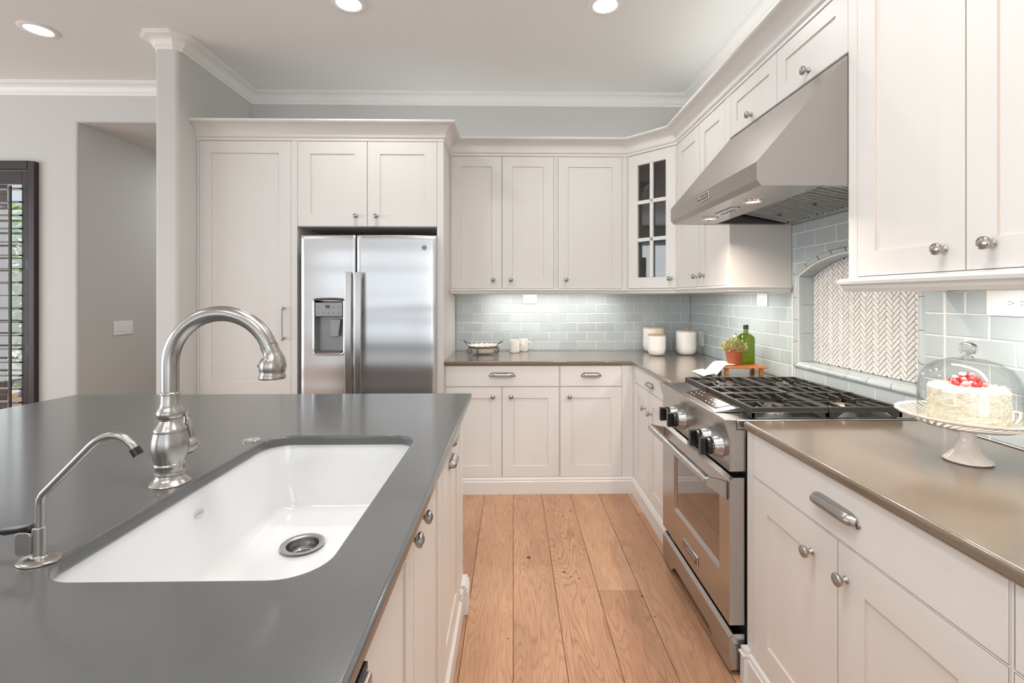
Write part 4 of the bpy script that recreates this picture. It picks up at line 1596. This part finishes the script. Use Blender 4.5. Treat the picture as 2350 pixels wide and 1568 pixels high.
# sink
b = MB()
RB = [(.004, ZT0 - .0006), (.005, .80), (.006, .712), (.009, .702), (.016, .694), (.030, .690)]
rings2 = []
for k, (ins, z) in enumerate(RB):
    o_ = ins - .010
    tb = (ZT0 - z) / (ZT0 - .69)     # the walls lean inward toward the floor
    rings2.append([(x, y, z) for x, y in rrect(SX0 + o_ + .044 * tb, SY0 + o_ + .015 * tb, SX1 - o_ - .018 * tb, SY1 - o_ - .028 * tb, .075 - max(0, o_) * .6 - .02 * tb, 8)])
N_ = len(rings2[0])
# floor opens round the drain
DX, DY, DR = -.565, 1.297, .046
dr_ = [(DX + DR * math.cos(2 * PI * (k + .5) / N_ - PI / 2), DY + DR * math.sin(2 * PI * (k + .5) / N_ - PI / 2), .684) for k in range(N_)]
rings2.append(dr_)
flat_ = [p for r in rings2 for p in r]
fs = []
for a in range(len(rings2) - 1):
    for k in range(N_):
        k2 = (k + 1) % N_
        fs.append((a * N_ + k, a * N_ + k2, (a + 1) * N_ + k2, (a + 1) * N_ + k))
b.add(flat_, fs)
# outer flange and outer wall so the basin has thickness
fl_o = [(x, y, ZT0 - .0006) for x, y in rrect(SX0 - .028, SY0 - .028, SX1 + .028, SY1 + .028, .09, 8)]
fl_b = [(x, y, .675) for x, y in rrect(SX0 - .018, SY0 - .018, SX1 + .018, SY1 + .018, .09, 8)]
b.add(rings2[0] + fl_o, [(k, (k + 1) % N_, N_ + (k + 1) % N_, N_ + k) for k in range(N_)])
b.add(fl_o + fl_b, [(k, (k + 1) % N_, N_ + (k + 1) % N_, N_ + k) for k in range(N_)])
sink = thing('sink', 'white porcelain undermount sink in the island', 'sink', (0, 0, 0))
b.build('basin', M['porcelain'], sink, angle=60)
dn = MB().lathe([(.056, .6905), (.056, .693), (.050, .6935), (.041, .690), (.039, .680), (.037, .640), (0, .638)], 36, T(DX, DY, 0)).build('drain', M['steel'], sink)
MB().lathe([(0, .652), (.024, .652), (.026, .650), (.024, .648), (0, .648)], 24, T(DX, DY, 0)).lathe([(.030, .662), (.032, .664), (.034, .662), (.032, .660), (.030, .662)], 24, T(DX, DY, 0)).build('strainer', M['chrome'], dn)
wl = T(SX0 + .0078, 1.165, .834) @ Matrix(((0, -.2207, .9753, 0), (1, 0, 0, 0), (0, .9753, .2207, 0), (0, 0, 0, 1)))
em_ = MB()
em_.tube([(.017 * math.cos(t * PI / 14), .0085 * math.sin(t * PI / 14), .0003) for t in range(28)], 0.0004, 6, wl, closed=True)
em_.build('maker_oval', M['dispenser'], sink)
text('KOHLER', .0062, sink, wl, M['dispenser'], extrude=.0002)

# island base: end panel, cabinets on the aisle side
ifx = -.224
L90 = PI / 2
ic1 = cabinet('island_cabinet', 'island cabinet with a drawer over a pull-out door, far end of the aisle side', (ifx, 1.517), L90, .480, 0, ZB1, .045, [
    dict(kind='drawer', x0=.01, x1=.470, z0=.800, z1=.881, pulls=[(.205, .838, .105)]),
    dict(x0=.01, x1=.470, z0=.10, z1=.798, pulls=[(.205, .762, .105)])])
ic2 = cabinet('sink_cabinet', 'island sink cabinet with two tall doors and knobs', (ifx, .645), L90, .870, 0, ZB1, .605, [
    dict(x0=.01, x1=.437, z0=.10, z1=.881, knobs=[(.385, .834)]),
    dict(x0=.437, x1=.860, z0=.10, z1=.881, knobs=[(.492, .834)])], hollow=True)
# end pilaster with stepped foot
pil = thing('kitchen_island', 'cream island body end with pilaster and stepped foot at its far corner', 'island', (0, 0, 0))
b = MB().box((-.265, 1.999, 0.0005), (-.230, 2.145, ZB1)).box((-.255, 2.012, .0005), (-.2215, 2.11, ZB1))
b.build('post', M['paint'], pil, bevel=.002)
b = MB()
for (ya, yb, xo) in ((1.999, 2.040, -.210), (2.040, 2.125, -.192)):
    b.box((-.235, ya, .0006), (xo, yb, .098)); b.box((-.235, ya, .098), (xo - .006, yb, .106)); b.box((-.235, ya, .106), (xo - .002, yb, .116)); b.box((-.235, ya, .116), (xo - .010, yb, .128))
b.build('foot', M['paint'], pil, bevel=.0015)
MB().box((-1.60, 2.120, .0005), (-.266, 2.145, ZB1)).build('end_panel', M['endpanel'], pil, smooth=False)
MB().box((-1.60, -.55, .0005), (-1.55, 2.118, ZB1)).build('seating_panel', M['paint'], pil, smooth=False)
o = MB().sweep([(0.0004, .0005), (.012, .0005), (.012, .083), (.004, .09), (.0004, .095)], [(ifx, .647), (ifx, 1.996)][::-1][::-1]).build('base_moulding', M['paint'], angle=20)
tag(o, 'cream base moulding along the aisle side of the island', 'moulding')
# dishwasher
dw = thing('dishwasher', 'stainless dishwasher in the island, bottom edge of the view', 'dishwasher', (0, 0, 0))
MB().box((-.79, -.03, .02), (-.229, .640, .878)).build('body', M['blackmat'], dw, smooth=False)
MB().box((-.2275, -.028, .10), (-.184, .632, .866)).build('door', M['steel'], dw, bevel=.004)
MB().box((-.228, -.028, .8665), (-.190, .632, .878)).build('control_strip', M['black'], dw, bevel=.002)

# ------------------------------------------------------------------ faucets
fc_ = thing('kitchen_faucet', 'brushed nickel gooseneck faucet with pull-down spray head', 'faucet', (-.812, 1.150, ZT1))
b = MB().lathe([(0, 0), (.041, 0), (.042, .002), (.040, .005), (.034, .010), (.029, .018), (.0285, .022), (.0315, .024), (.0315, .027), (.0285, .029), (.0280, .040), (.0325, .0445), (.0325, .047),
                (.030, .050), (.034, .062), (.0375, .078), (.0385, .090), (.0370, .105), (.0335, .120), (.0325, .124), (.0335, .126), (.0325, .129), (.029, .134), (.0225, .144), (.0200, .149), (.0215, .151), (.0215, .153),
                (.0240, .155), (.0275, .162), (.0278, .168), (.0250, .175), (.0215, .180), (.0205, .184), (.0190, .190), (.0185, .209), (.0210, .211), (.0210, .2135), (.0185, .216), (0, .217)], 40)
b.build('body', M['nickel'], fc_, angle=50)
sp_ = MB()
path = [(0, 0, .212), (0, 0, .26)]
R_ = .120
cz_ = .281
for k in range(29):
    a = PI - (PI - math.radians(22)) * k / 28
    path.append((R_ + R_ * math.cos(a), 0, cz_ + R_ * math.sin(a)))
sp_.tube(path, .0182, 20)
sp_.build('spout', M['nickel'], fc_)
ex, ez = path[-1][0], path[-1][2]
hm = T(ex, 0, ez)
h = MB()
dirv = Vector((math.sin(math.radians(22)), 0, -math.cos(math.radians(22))))
P_ = []
for (s, dx_) in ((0, 0), (.004, 0), (.014, .001), (.026, .001), (.030, .001), (.036, 0), (.048, -.001), (.060, -.002), (.066, -.002), (.070, -.002), (.076, -.002), (.080, -.002)):
    P_.append((ex + .34 * min(s, .03) + dx_, 0, ez - s))
h.tube(P_, [.0195, .0195, .0185, .0215, .0245, .0275, .0300, .0285, .0265, .0285, .0300, .0285], 28)
ho = h.build('spray_head', M['nickel'], fc_, angle=50)
MB().lathe([(0, 0), (.005, 0), (.006, .002), (.004, .005), (0, .006)], 12, T(ex - .014, -.014, ez - .046) @ RY(-PI / 2)).build('spray_button', M['nickel'], ho)
hl = MB()
hl.tube([(.010, .022, .078), (.018, .040, .078), (.022, .049, .078)], [.022, .021, .017], 22)
hl.tube([(.022, .048, .078), (.026, .056, .078), (.029, .063, .072)], [.011, .008, .004], 16)
hl.tube([(.018, .046, .090), (.017, .046, .104), (.013, .046, .122), (.009, .045, .137), (.007, .045, .143), (.006, .045, .147)], [.0065, .0075, .0095, .0080, .0050, .0035], 16)
hl.lathe([(0, -.008), (.0055, -.006), (.008, 0), (.0055, .006), (0, .008)], 16, T(.005, .045, .154))
hl.build('lever', M['nickel'], fc_)

ro = thing('water_filter_faucet', 'slim brushed nickel filtered water tap with black lever', 'faucet', (-.789, .812, ZT1))
b = MB().lathe([(0, 0), (.030, 0), (.031, .003), (.027, .006), (.012, .009), (.0105, .012), (.0105, .056), (.0098, .058), (0, .058)], 28, Matrix.Diagonal((1, .8, 1, 1)) @ T(0, 0, 0))
b.prism(rrect(-.030, .014, -.004, .052, .007, 4), -.010, .010, 'y')
b.build('body', M['nickel'], ro, bevel=.001)
pth = [(.002, 0, .052), (.002, 0, .095), (.003, 0, .104), (.008, 0, .113), (.016, 0, .121), (.086, 0, .193), (.095, 0, .2005), (.105, 0, .206), (.118, 0, .2095), (.131, 0, .2085), (.143, 0, .203), (.153, 0, .193), (.159, 0, .184)]
MB().tube(pth, .0062, 14).build('spout', M['nickel'], ro)
MB().tube([(.157, 0, .1875), (.164, 0, .176)], .0082, 16).build('aerator', M['black'], ro)
MB().prism([(-.066, .050), (-.062, .0545), (-.030, .0575), (-.014, .0615), (-.006, .0595), (-.006, .052), (-.028, .050), (-.050, .0465)], -.008, .008, 'y').build('lever', M['black'], ro, bevel=.002, seg=2)

o = MB().lathe([(0, 0), (.026, 0), (.0265, .002), (.024, .0035), (.012, .004), (.010, .0025), (.008, .0025), (.007, .005), (0, .0055)], 32).build('disposal_button', M['chrome'])
o.location = (-.803, 1.485, ZT1)
tag(o, 'round chrome disposal button on the island behind the faucet', 'button')

# ------------------------------------------------------------------ things on the counters
# pie dish in an iron stand
pd = thing('pie_dish', 'cream fluted pie dish held in the black iron stand', 'dish', (-.233, 3.745, ZT1))
b = MB().lathe([(0, .012), (.080, .012), (.090, .014), (.110, .055), (.128, .064), (.130, .067), (.124, .068), (.106, .060), (.086, .019), (0, .017)], 72, wob=lambda i, t: (1 + (.018 * math.cos(18 * t) if i in (4, 5, 6) else 0), (.003 * math.cos(18 * t) if i in (4, 5, 6) else 0)))
b.build('dish', M['cream_ceramic'], pd)
stnd = MB()
stnd.tube([(.113 * math.cos(2 * PI * k / 40), .113 * math.sin(2 * PI * k / 40), .052) for k in range(40)], .0026, 8, closed=True)
for a in (math.radians(200), math.radians(250), math.radians(20), math.radians(335)):
    c, s = math.cos(a), math.sin(a)
    pts_ = []
    for k in range(26):
        t = k / 25
        if t < .3:
            q = t / .3
            r, z = .113 + .016 * q, .052 - .028 * q
        else:
            q = (t - .3) / .7
            ang = -.2 - q * 5.0
            rad = .0215 * (1 - .62 * q)
            r, z = .108 + rad * math.cos(ang) + 0.0, 0.0245 + rad * math.sin(ang)
        pts_.append((r * c, r * s, max(z, .003)))
    stnd.tube(pts_, .0026, 8)
for sgn in (-1, 1):
    pts_ = []
    for k in range(17):
        t = k / 16
        a = (PI if sgn < 0 else 0) + (t - .5) * 1.25
        rise = math.sin(PI * t)
        r = .113 + .040 * rise
        pts_.append((r * math.cos(a), r * math.sin(a), .052 + .045 * rise ** .8))
    stnd.tube(pts_, .0024, 8)
o = stnd.build('iron_dish_stand', M['iron'])
o.location = (-.233, 3.745, ZT1)
tag(o, 'black wrought iron scroll stand carrying the pie dish', 'stand')


def mug(x, y, label, rz):
    r = thing('mug', label, 'mug', (x, y, ZT1), rz, 'mugs on the back counter')
    MB().lathe([(0, .001), (.034, .001), (.037, .004), (.039, .012), (.040, .100), (.0395, .102), (.0375, .100), (.0365, .012), (0, .008)], 32).build('cup', M['white_ceramic'], r)
    MB().tube([(.037 + .030 * math.sin(PI * k / 12) ** .7, 0, .082 - .055 * k / 12) for k in range(13)], .004, 8, flat=(1, .8)).build('handle', M['white_ceramic'], r)
    return r


mug(.010, 3.785, 'white mug in front, right beside the pie dish', 0)
mug(.080, 3.885, 'white mug standing behind the other mug', 0)


def canister(x, y, r, h, label, lidm='lidpale'):
    c = thing('canister', label, 'canister', (x, y, ZT1), 0, 'white canisters in the corner')
    n = 80
    prof_ = [(0, .001), (r * .62, .001), (r * .80, .008), (r * .93, .024), (r, .048)]
    zz = .048
    while zz < h - .006:
        zz += .0045
        prof_.append((r, zz))
    prof_ += [(r * .99, h), (r * .93, h), (r * .93, h - .02), (0, h - .02)]
    b = MB().lathe(prof_, n, wob=lambda i, t: (1 + (.015 * (1 if (i + int(t / (2 * PI) * n + .5) // 2) % 2 else -1) * (.5 if i < 6 else 1) if 4 < i < len(prof_) - 5 else 0), 0))
    b.build('jar', M['white_ceramic'], c)
    lid = MB().lathe([(0, h + .0005), (r * .98, h + .0005), (r * 1.0, h + .003), (r * 1.0, h + .009), (r * .97, h + .011), (0, h + .011)], 40).build('lid', M[lidm], c)
    MB().tube([(0, 0, h + .011), (-.006, 0, h + .020), (.002, 0, h + .030), (.010, 0, h + .024), (.004, 0, h + .012)], .0016, 8).build('lid_loop', M['label'], lid)
    return c


canister(1.128, 3.835, .082, .190, 'tall white canister behind, mostly hidden by the smaller one')
canister(1.083, 3.602, .066, .148, 'smallest white canister with a tan lid, in front of the tall one', 'lidwood')
canister(1.322, 3.640, .074, .176, 'white wooden-lidded canister standing alone on the right in the corner')

# beaded riser
RSX, RSY = 1.300, 2.730
RA = math.radians(-4)
rz_ = thing('wooden_riser', 'low wooden riser tray with beaded edge behind the range', 'riser', (RSX, RSY, ZT1), RA)
MB().box((-.115, -.075, .042), (.115, .075, .054)).build('board', M['wood'], rz_, bevel=.002)
for sx in (-.095, .095):
    for sy in (-.058, .058):
        MB().box((sx - .010, sy - .010, .0003), (sx + .010, sy + .010, .042)).build('leg', M['wood'], rz_, bevel=.0015)
bd = MB()
for k in range(21):
    x = -.115 + .23 * k / 20
    for y in (-.077, .077): bd.lathe([(0, -.0056), (.004, -.004), (.0056, 0), (.004, .004), (0, .0056)], 10, T(x, y, .044))
for k in range(13):
    y = -.070 + .14 * k / 12
    for x in (-.117, .117): bd.lathe([(0, -.0056), (.004, -.004), (.0056, 0), (.004, .004), (0, .0056)], 10, T(x, y, .044))
bd.build('bead_trim', M['wood'], rz_)
ZS = ZT1 + .0545
pt = thing('potted_plant', 'small sage green plant in a terracotta pot on the wooden riser', 'plant', (1.262, 2.715, ZS))
MB().lathe([(0, .0005), (.032, .0005), (.034, .003), (.052, .088), (.054, .090), (.051, .092), (.049, .088), (0, .080)], 36).build('pot', M['terracotta'], pt)
lf = MB()
random.seed(5)
for k in range(950):
    a = random.uniform(0, 2 * PI)
    ph = math.acos(random.uniform(-.15, 1))
    rr_ = random.uniform(.75, 1.05)
    c = Vector((.064 * math.sin(ph) * math.cos(a), .064 * math.sin(ph) * math.sin(a), .090 + .052 * math.cos(ph))) * 1
    c = Vector((c.x * rr_, c.y * rr_, .092 + (c.z - .092) * rr_))
    m = T(*c) @ RZ(a) @ RY(ph + random.uniform(-.7, .7)) @ RZ(random.uniform(0, 6))
    s = random.uniform(.006, .011)
    lf.add([(0, 0, 0), (s * .45, s * .2, s * .5), (0, 0, s * 1.3), (-s * .45, s * .2, s * .5)], [(0, 1, 2), (0, 2, 3)], m, mi=0 if random.random() < .6 else 1)
for k in range(40):
    a = random.uniform(0, 2 * PI)
    lf.tube([(0, 0, .082), (.03 * math.cos(a), .03 * math.sin(a), .105), (.05 * math.cos(a), .05 * math.sin(a), .11 + random.uniform(-.01, .02))], .0008, 5)
lf.build('foliage', [M['leaf'], M['leafpale']], pt, smooth=False)
# bottles
bo = thing('oil_bottle', 'green glass bottle with dark screw cap behind the plant', 'bottle', (1.356, 2.770, ZS), RA)
sq = lambda w, z, r: [(x, y, z) for x, y in rrect(-w, -w, w, w, r, 4)]
b = MB()
lv = [sq(.036, .001, .008), sq(.038, .004, .008), sq(.038, .150, .008), sq(.034, .160, .012), sq(.024, .170, .016), sq(.0135, .176, .0134), sq(.0125, .190, .0124), sq(.0125, .203, .0124)]
n_ = len(lv[0])
b.add([p for r in lv for p in r], [(a * n_ + k, a * n_ + (k + 1) % n_, (a + 1) * n_ + (k + 1) % n_, (a + 1) * n_ + k) for a in range(len(lv) - 1) for k in range(n_)] + [tuple(range(n_))])
b.build('glass', M['greenglass'], bo)
MB().lathe([(0, .199), (.0145, .199), (.0145, .222), (.013, .224), (0, .224)], 20).build('cap', M['black'], bo)
bo2 = thing('small_bottle', 'small pale-labelled bottle half hidden behind the green bottle', 'bottle', (1.302, 2.790, ZS), 0)
MB().lathe([(0, .001), (.016, .001), (.017, .004), (.017, .130), (.012, .145), (.010, .150), (.010, .170), (0, .171)], 20).build('glass', M['greenglass'], bo2)
MB().lathe([(.0105, .146), (.0112, .147), (.0112, .165), (.0105, .166)], 20).build('paper_label', M['label'], bo2)
# towel: draped over the left of the riser
tw = MB()
nu, nv = 26, 14
vs, fs = [], []
for i in range(nu + 1):
    u_ = i / nu
    for j in range(nv + 1):
        v_ = j / nv
        x = 1.045 + .205 * u_
        y = 2.735 + .115 * u_ * .55 - .140 + .17 * v_ * (1 - .15 * u_) + .02
        s = max(0, min(1, (u_ - .35) / .38))
        z = ZT1 + .003 + (.054) * (s * s * (3 - 2 * s)) + .002 * math.sin(7 * v_ + 4 * u_) * (1 - s) * u_ + .0025
        if u_ < .35: z += .010 * math.sin(PI * u_ / .35 * .5) * (.5 + .5 * math.cos(6 * v_))
        vs.append((x, y, z))
for i in range(nu):
    for j in range(nv):
        a = i * (nv + 1) + j
        fs.append((a, a + 1, a + nv + 2, a + nv + 1))
o = tw.add(vs, fs).build('kitchen_towel', M['cloth'], solid=.005, angle=80)
tag(o, 'folded white towel draped over the left end of the wooden riser', 'towel')

# cake stand, cake, berries, dome
CX, CY_ = 1.217, 1.262
cs = thing('cake_stand', 'white pedestal cake stand with pierced fluted rim', 'cake stand', (CX, CY_, ZT1))
b = MB().lathe([(0, .002), (.050, .001), (.053, .004), (.051, .008), (.040, .018), (.028, .034), (.020, .055), (.0175, .072), (.020, .082), (.019, .086), (.024, .089), (.06, .094), (.10, .098)], 64, wob=lambda i, t: (1 + (.02 * math.cos(16 * t + i * .35) if 2 < i < 9 else 0), 0))
b.build('pedestal', M['cream_ceramic'], cs)
MB().lathe([(0, .094), (.098, .098), (.104, .102), (.104, .106), (0, .106)], 64).build('plate', M['cream_ceramic'], cs)
rimb = MB()
nr = 48
for k in range(nr):
    a0 = 2 * PI * k / nr
    pts_ = []
    for q in range(7):
        t = q / 6
        a = a0 + .30 * t
        r = .100 + .052 * t
        pts_.append((r * math.cos(a), r * math.sin(a), .102 + .024 * t ** 1.3))
    rimb.tube(pts_, .0036, 6, flat=(.6, 1.15))
rimb.lathe([(.1475, .124), (.150, .1215), (.156, .126), (.1565, .1295), (.152, .130), (.1475, .127), (.1475, .124)], 96, wob=lambda i, t: (1 + .010 * math.cos(24 * t), 0))
rimb.build('pierced_rim', M['cream_ceramic'], cs)
ck = MB()
nz_, na_ = 16, 72
vs, fs = [], []
prof_ = [(0, 0)] + [(.078 + .004 * min(1, k / 2), .0 + .088 * k / nz_) for k in range(nz_ + 1)] + [(.076, .093), (.068, .0955), (.05, .096), (.03, .096), (.015, .096), (0, .096)]
for k in range(na_):
    t = 2 * PI * k / na_
    for (r, z) in prof_:
        d = .0035 * noise.noise(Vector((r * math.cos(t) * 90, r * math.sin(t) * 90, z * 90))) + .002 * noise.noise(Vector((r * math.cos(t) * 220, r * math.sin(t) * 220, z * 220)))
        vs.append(((r + (d if r > .01 else 0)) * math.cos(t), (r + (d if r > .01 else 0)) * math.sin(t), z + (d if z > .05 else 0)))
m_ = len(prof_)
for k in range(na_):
    for i in range(m_ - 1):
        fs.append((k * m_ + i, ((k + 1) % na_) * m_ + i, ((k + 1) % na_) * m_ + i + 1, k * m_ + i + 1))
ck.add(vs, fs)
random.seed(3)
for k in range(1500):  # coconut shreds
    a = random.uniform(0, 2 * PI)
    if random.random() < .62:
        p = Vector((.0825 * math.cos(a), .0825 * math.sin(a), random.uniform(.003, .09)))
    else:
        r = .08 * math.sqrt(random.random())
        p = Vector((r * math.cos(a), r * math.sin(a), .0965))
    s = random.uniform(.004, .008)
    ck.box((-s / 2, -.0006, -.0006), (s / 2, .0006, .0006), T(*p) @ RZ(random.uniform(0, 6)) @ RY(random.uniform(-.9, .9)))
o = ck.build('coconut_cake', M['cake'], smooth=False)
o.location = (CX, CY_, ZT1 + .1065)
tag(o, 'small white coconut cake under the glass dome', 'cake')
random.seed(11)
bpos = []
cnt = 0
for lay, (n, rad, z) in enumerate(((13, .038, .008), (8, .021, .019), (3, .009, .030))):
    for k in range(n):
        a = 2 * PI * k / n + lay * .4
        r = rad * random.uniform(.75, 1.05)
        s = random.uniform(.0058, .0082)
        cnt += 1
        pk = (cnt % 3 == 0)
        be = thing('berry', ('pale sugared red berry in the pile topping the cake' if pk else 'glossy red berry in the pile topping the cake'), 'berry', (CX + r * math.cos(a), CY_ + r * math.sin(a), ZT1 + .1065 + .0975 + z - .0085 + s), 0, 'sugared berries on the cake' if pk else 'glossy berries on the cake')
        MB().lathe([(s * math.sin(PI * q / 10), -s * math.cos(PI * q / 10)) for q in range(11)], 16).build('fruit', M['pinkberry'] if pk else M['berry'], be)
        MB().tube([(0, 0, s * .9), (s * .2, 0, s * 1.6)], .0006, 5).build('stem', M['leaf'], be)
cd = thing('cake_dome', 'clear glass cake dome with round knob over the cake', 'dome', (CX, CY_, ZT1 + .1065))
R0 = .107
pr_ = [(R0, .0005), (R0, .085), (R0 * .985, .105), (R0 * .93, .125), (R0 * .80, .146), (R0 * .60, .160), (R0 * .35, .168), (.012, .171)]
pin = [(r - .0025, z - (.0022 if i > 1 else 0)) for i, (r, z) in enumerate(pr_)]
MB().lathe(pr_ + pin[::-1], 64).build('cover', M['glass'], cd, angle=70)
gk = mat('solid_glass', (1, 1, 1, 1), .02)
gk.node_tree.nodes['Principled BSDF'].inputs['Transmission Weight'].default_value = 1.0
gk.node_tree.nodes['Principled BSDF'].inputs['IOR'].default_value = 1.45
MB().lathe([(0, .171), (.013, .1712), (.011, .176), (.014, .182), (.0195, .190), (.0205, .198), (.0175, .207), (.010, .212), (0, .2135)], 32).build('knob', gk, cd, angle=70)

# ------------------------------------------------------------------ recessed ceiling lights
for i, (x, y, lb) in enumerate(((-2.947, 3.030, 'recessed ceiling light at the far left, over the passage side'), (-.930, 2.725, 'recessed ceiling light at the top centre, nearer the refrigerator'),
                                (.523, 2.715, 'recessed ceiling light nearer the range hood'))):
    r = thing('recessed_light', lb, 'light', (x, y, ZC), 0, None)
    MB().lathe([(.068, .0002), (.096, .0002), (.098, -.003), (.094, -.006), (.074, -.008), (.068, -.004)], 40).build('trim_ring', M['trim'], r)
    MB().lathe([(0, -.002), (.070, -.002), (.070, -.0005), (0, -.0005)], 40).build('lens', M['lamp'], r)
for (x, y, e) in ((-.930, 2.725, 7), (.523, 2.715, 7), (-.4, 1.0, 12), (.45, .9, 14), (-2.9, .9, 9), (-.3, -.9, 16), (-1.6, -.9, 12)):  # first two sit at the fixtures above; the others are added, unseen fill
    area('downlight_and_fill', (x, y, ZC - .012), (0, 0, 0), .13 if y > 2 else .5, .13, e, (1.0, .98, .955), shape='DISK', spread=150)

# under-cabinet light bars
def uc(x, y, rz, L, e, label):
    r = thing('under_cabinet_light', label, 'light', (x, y, 0), rz)
    MB().box((-L / 2, -.012, 1.404), (L / 2, .012, 1.4148)).build('housing', M['plastic'], r, smooth=False)
    MB().box((-L / 2 + .01, -.008, 1.4025), (L / 2 - .01, .008, 1.4042)).build('diffuser', M['ledlamp'], r, smooth=False)
    area('under_cabinet_glow', (x, y, 1.399), (0, 0, rz), L * .95, .02, e, LED)


uc(.10, 3.76, 0, .62, 2.7, 'slim light bar beneath the two-door back upper cabinet')
uc(.62, 3.76, 0, .36, 1.6, 'slim light bar beneath the single-door back upper cabinet')
uc(1.22, 2.90, PI / 2, .60, 3.8, 'slim light bar beneath the cabinet left of the hood')
uc(1.22, 1.12, PI / 2, .60, 5.2, 'slim light bar beneath the large cabinet right of the hood')

# ------------------------------------------------------------------ shuttered window in the left room
wf = MB()
fw = .075
FX0, FX1, FZ0, FZ1 = -5.30, -3.700, .22, 2.405
def frame_rect(b, x0, x1, z0, z1, w, ya, yb):
    b.box((x0, ya, z0), (x0 + w, yb, z1)); b.box((x1 - w, ya, z0), (x1, yb, z1)); b.box((x0 + w, ya, z0), (x1 - w, yb, z0 + w)); b.box((x0 + w, ya, z1 - w), (x1 - w, yb, z1))
win = bpy.data.objects.new('window_1', None); COL.objects.link(win)
struct(win, 'window with dark wood shutters at the left edge')
frame_rect(wf, FX0, FX1, FZ0, FZ1, .055, 3.772, YL - .0005)
frame_rect(wf, FX0 + .045, FX1 - .045, FZ0 + .045, FZ1 - .045, .018, 3.780, YL + .02)
wf.build('window_frame', M['darkwood'], win, bevel=.006, seg=3)
MB().box((WX0, YL + .12, WZ0), (WX1, YL + .124, WZ1)).build('window_pane', M['glass'], win, smooth=False)
SX_1 = FX1 - .063
ph_ = []
for pi_, (sx0, sx1) in enumerate(((-4.470, SX_1), (-5.225, -4.474))):
    sh = MB()
    z0, z1 = FZ0 + .075, FZ1 - .075
    sh.box((sx0, 3.785, z0), (sx0 + .05, 3.815, z1)); sh.box((sx1 - .046, 3.785, z0), (sx1, 3.815, z1)); sh.box((sx0 + .05, 3.785, z0), (sx1 - .046, 3.815, z0 + .11)); sh.box((sx0 + .05, 3.785, z1 - .10), (sx1 - .046, 3.815, z1))
    so = sh.build('shutter_panel', M['darkwood'], win, bevel=.002)
    zz = z0 + .14
    while zz < z1 - .11:
        lb = MB()
        lb.tube([(sx0 + .052, 3.80, zz), (sx1 - .048, 3.80, zz)], .042, 10, flat=(.15, 1))
        lb.build('louver', M['darkwood'], so, angle=60)
        zz += .1035
    if pi_ == 0:
        MB().box((-3.867, 3.742, z0 + .13), (-3.849, 3.752, z1 - .12)).build('tilt_rod', M['darkwood'], so, bevel=.001)
    for hz in (.95, 1.60, 2.20):
        MB().box((sx1 - .004, 3.778, hz - .035), (sx1 + .012, 3.786, hz + .035)).build('hinge', M['black'], so, bevel=.001)

# outside: patio, hedge, post, chair
o = MB().box((-14, 4.3, -.12), (-2.0, 12, -.10)).build('patio_ground', M['patio'], smooth=False)
struct(o)
random.seed(21)
for i, (hx, hy, hh, rr_, lb) in enumerate(((-8.3, 8.6, 2.9, 1.2, 'leafy green tree outside the shuttered window'), (-10.9, 9.2, 2.6, 1.2, 'green shrub outside, left of the leafy tree'))):
    tr_ = thing('garden_tree', lb, 'tree', (hx, hy, -.10))
    MB().tube([(0, 0, 0), (.05, 0, hh * .4), (0, .05, hh * .7)], [.09, .07, .04], 8).build('trunk', M['bark'], tr_)
    fo = MB()
    for k in range(2600):
        v = Vector((random.gauss(0, 1), random.gauss(0, 1), random.gauss(0, 1))).normalized() * rr_ * random.uniform(.7, 1.05)
        c = Vector((v.x, v.y, hh * .58 + v.z * 1.15))
        if c.z < .15: continue
        s = random.uniform(.08, .15)
        fo.add([(-s, 0, 0), (0, -s * .5, 0), (s, 0, 0), (0, s * .5, 0)], [(0, 1, 2, 3)], T(*c) @ RZ(random.uniform(0, 6)) @ RX(random.uniform(-1, 1)) @ RY(random.uniform(-1, 1)))
    fo.build('crown', M['hedge'], tr_, smooth=False)
for (gx, gy, lb) in ((-4.95, 5.5, 'spiky grass tuft outside, low in the window'), (-7.6, 5.9, 'second spiky grass tuft outside, farther back')):
    gt = MB()
    for k in range(90):
        a = random.uniform(0, 2 * PI)
        l = random.uniform(.35, .6)
        d = random.uniform(.15, .45)
        gt.tube([(0, 0, 0), (d * .4 * math.cos(a), d * .4 * math.sin(a), l * .7), (d * math.cos(a), d * math.sin(a), l)], [.008, .006, .001], 4)
    o = gt.build('grass_tuft', M['hedge'])
    o.location = (gx, gy, -.10)
    tag(o, lb, 'plant')
o = MB().box((-5.80, 4.9, -.10), (-5.27, 5.1, 2.9)).build('patio_post', M['bark'], bevel=.01)
tag(o, 'brown patio post seen through the left side of the window', 'post')
pc = thing('patio_chair', 'blue-grey reclined patio chair outside the window', 'chair', (-6.15, 6.6, -.10), .5)
MB().tube([(-.5, -.3, .02), (-.35, -.3, .42), (.35, -.3, .55), (.75, -.3, 1.15)], .03, 8).tube([(-.5, .3, .02), (-.35, .3, .42), (.35, .3, .55), (.75, .3, 1.15)], .03, 8).tube([(.6, -.3, .02), (-.1, -.3, .50)], .03, 8).tube([(.6, .3, .02), (-.1, .3, .50)], .03, 8).build('frame', M['chairblue'], pc)
MB().add([(-.35, -.28, .44), (-.35, .28, .44), (.35, .28, .56), (.35, -.28, .56), (.75, .28, 1.15), (.75, -.28, 1.15)], [(0, 1, 2, 3), (3, 2, 4, 5)]).build('sling_seat', M['chairblue'], pc, solid=.01)
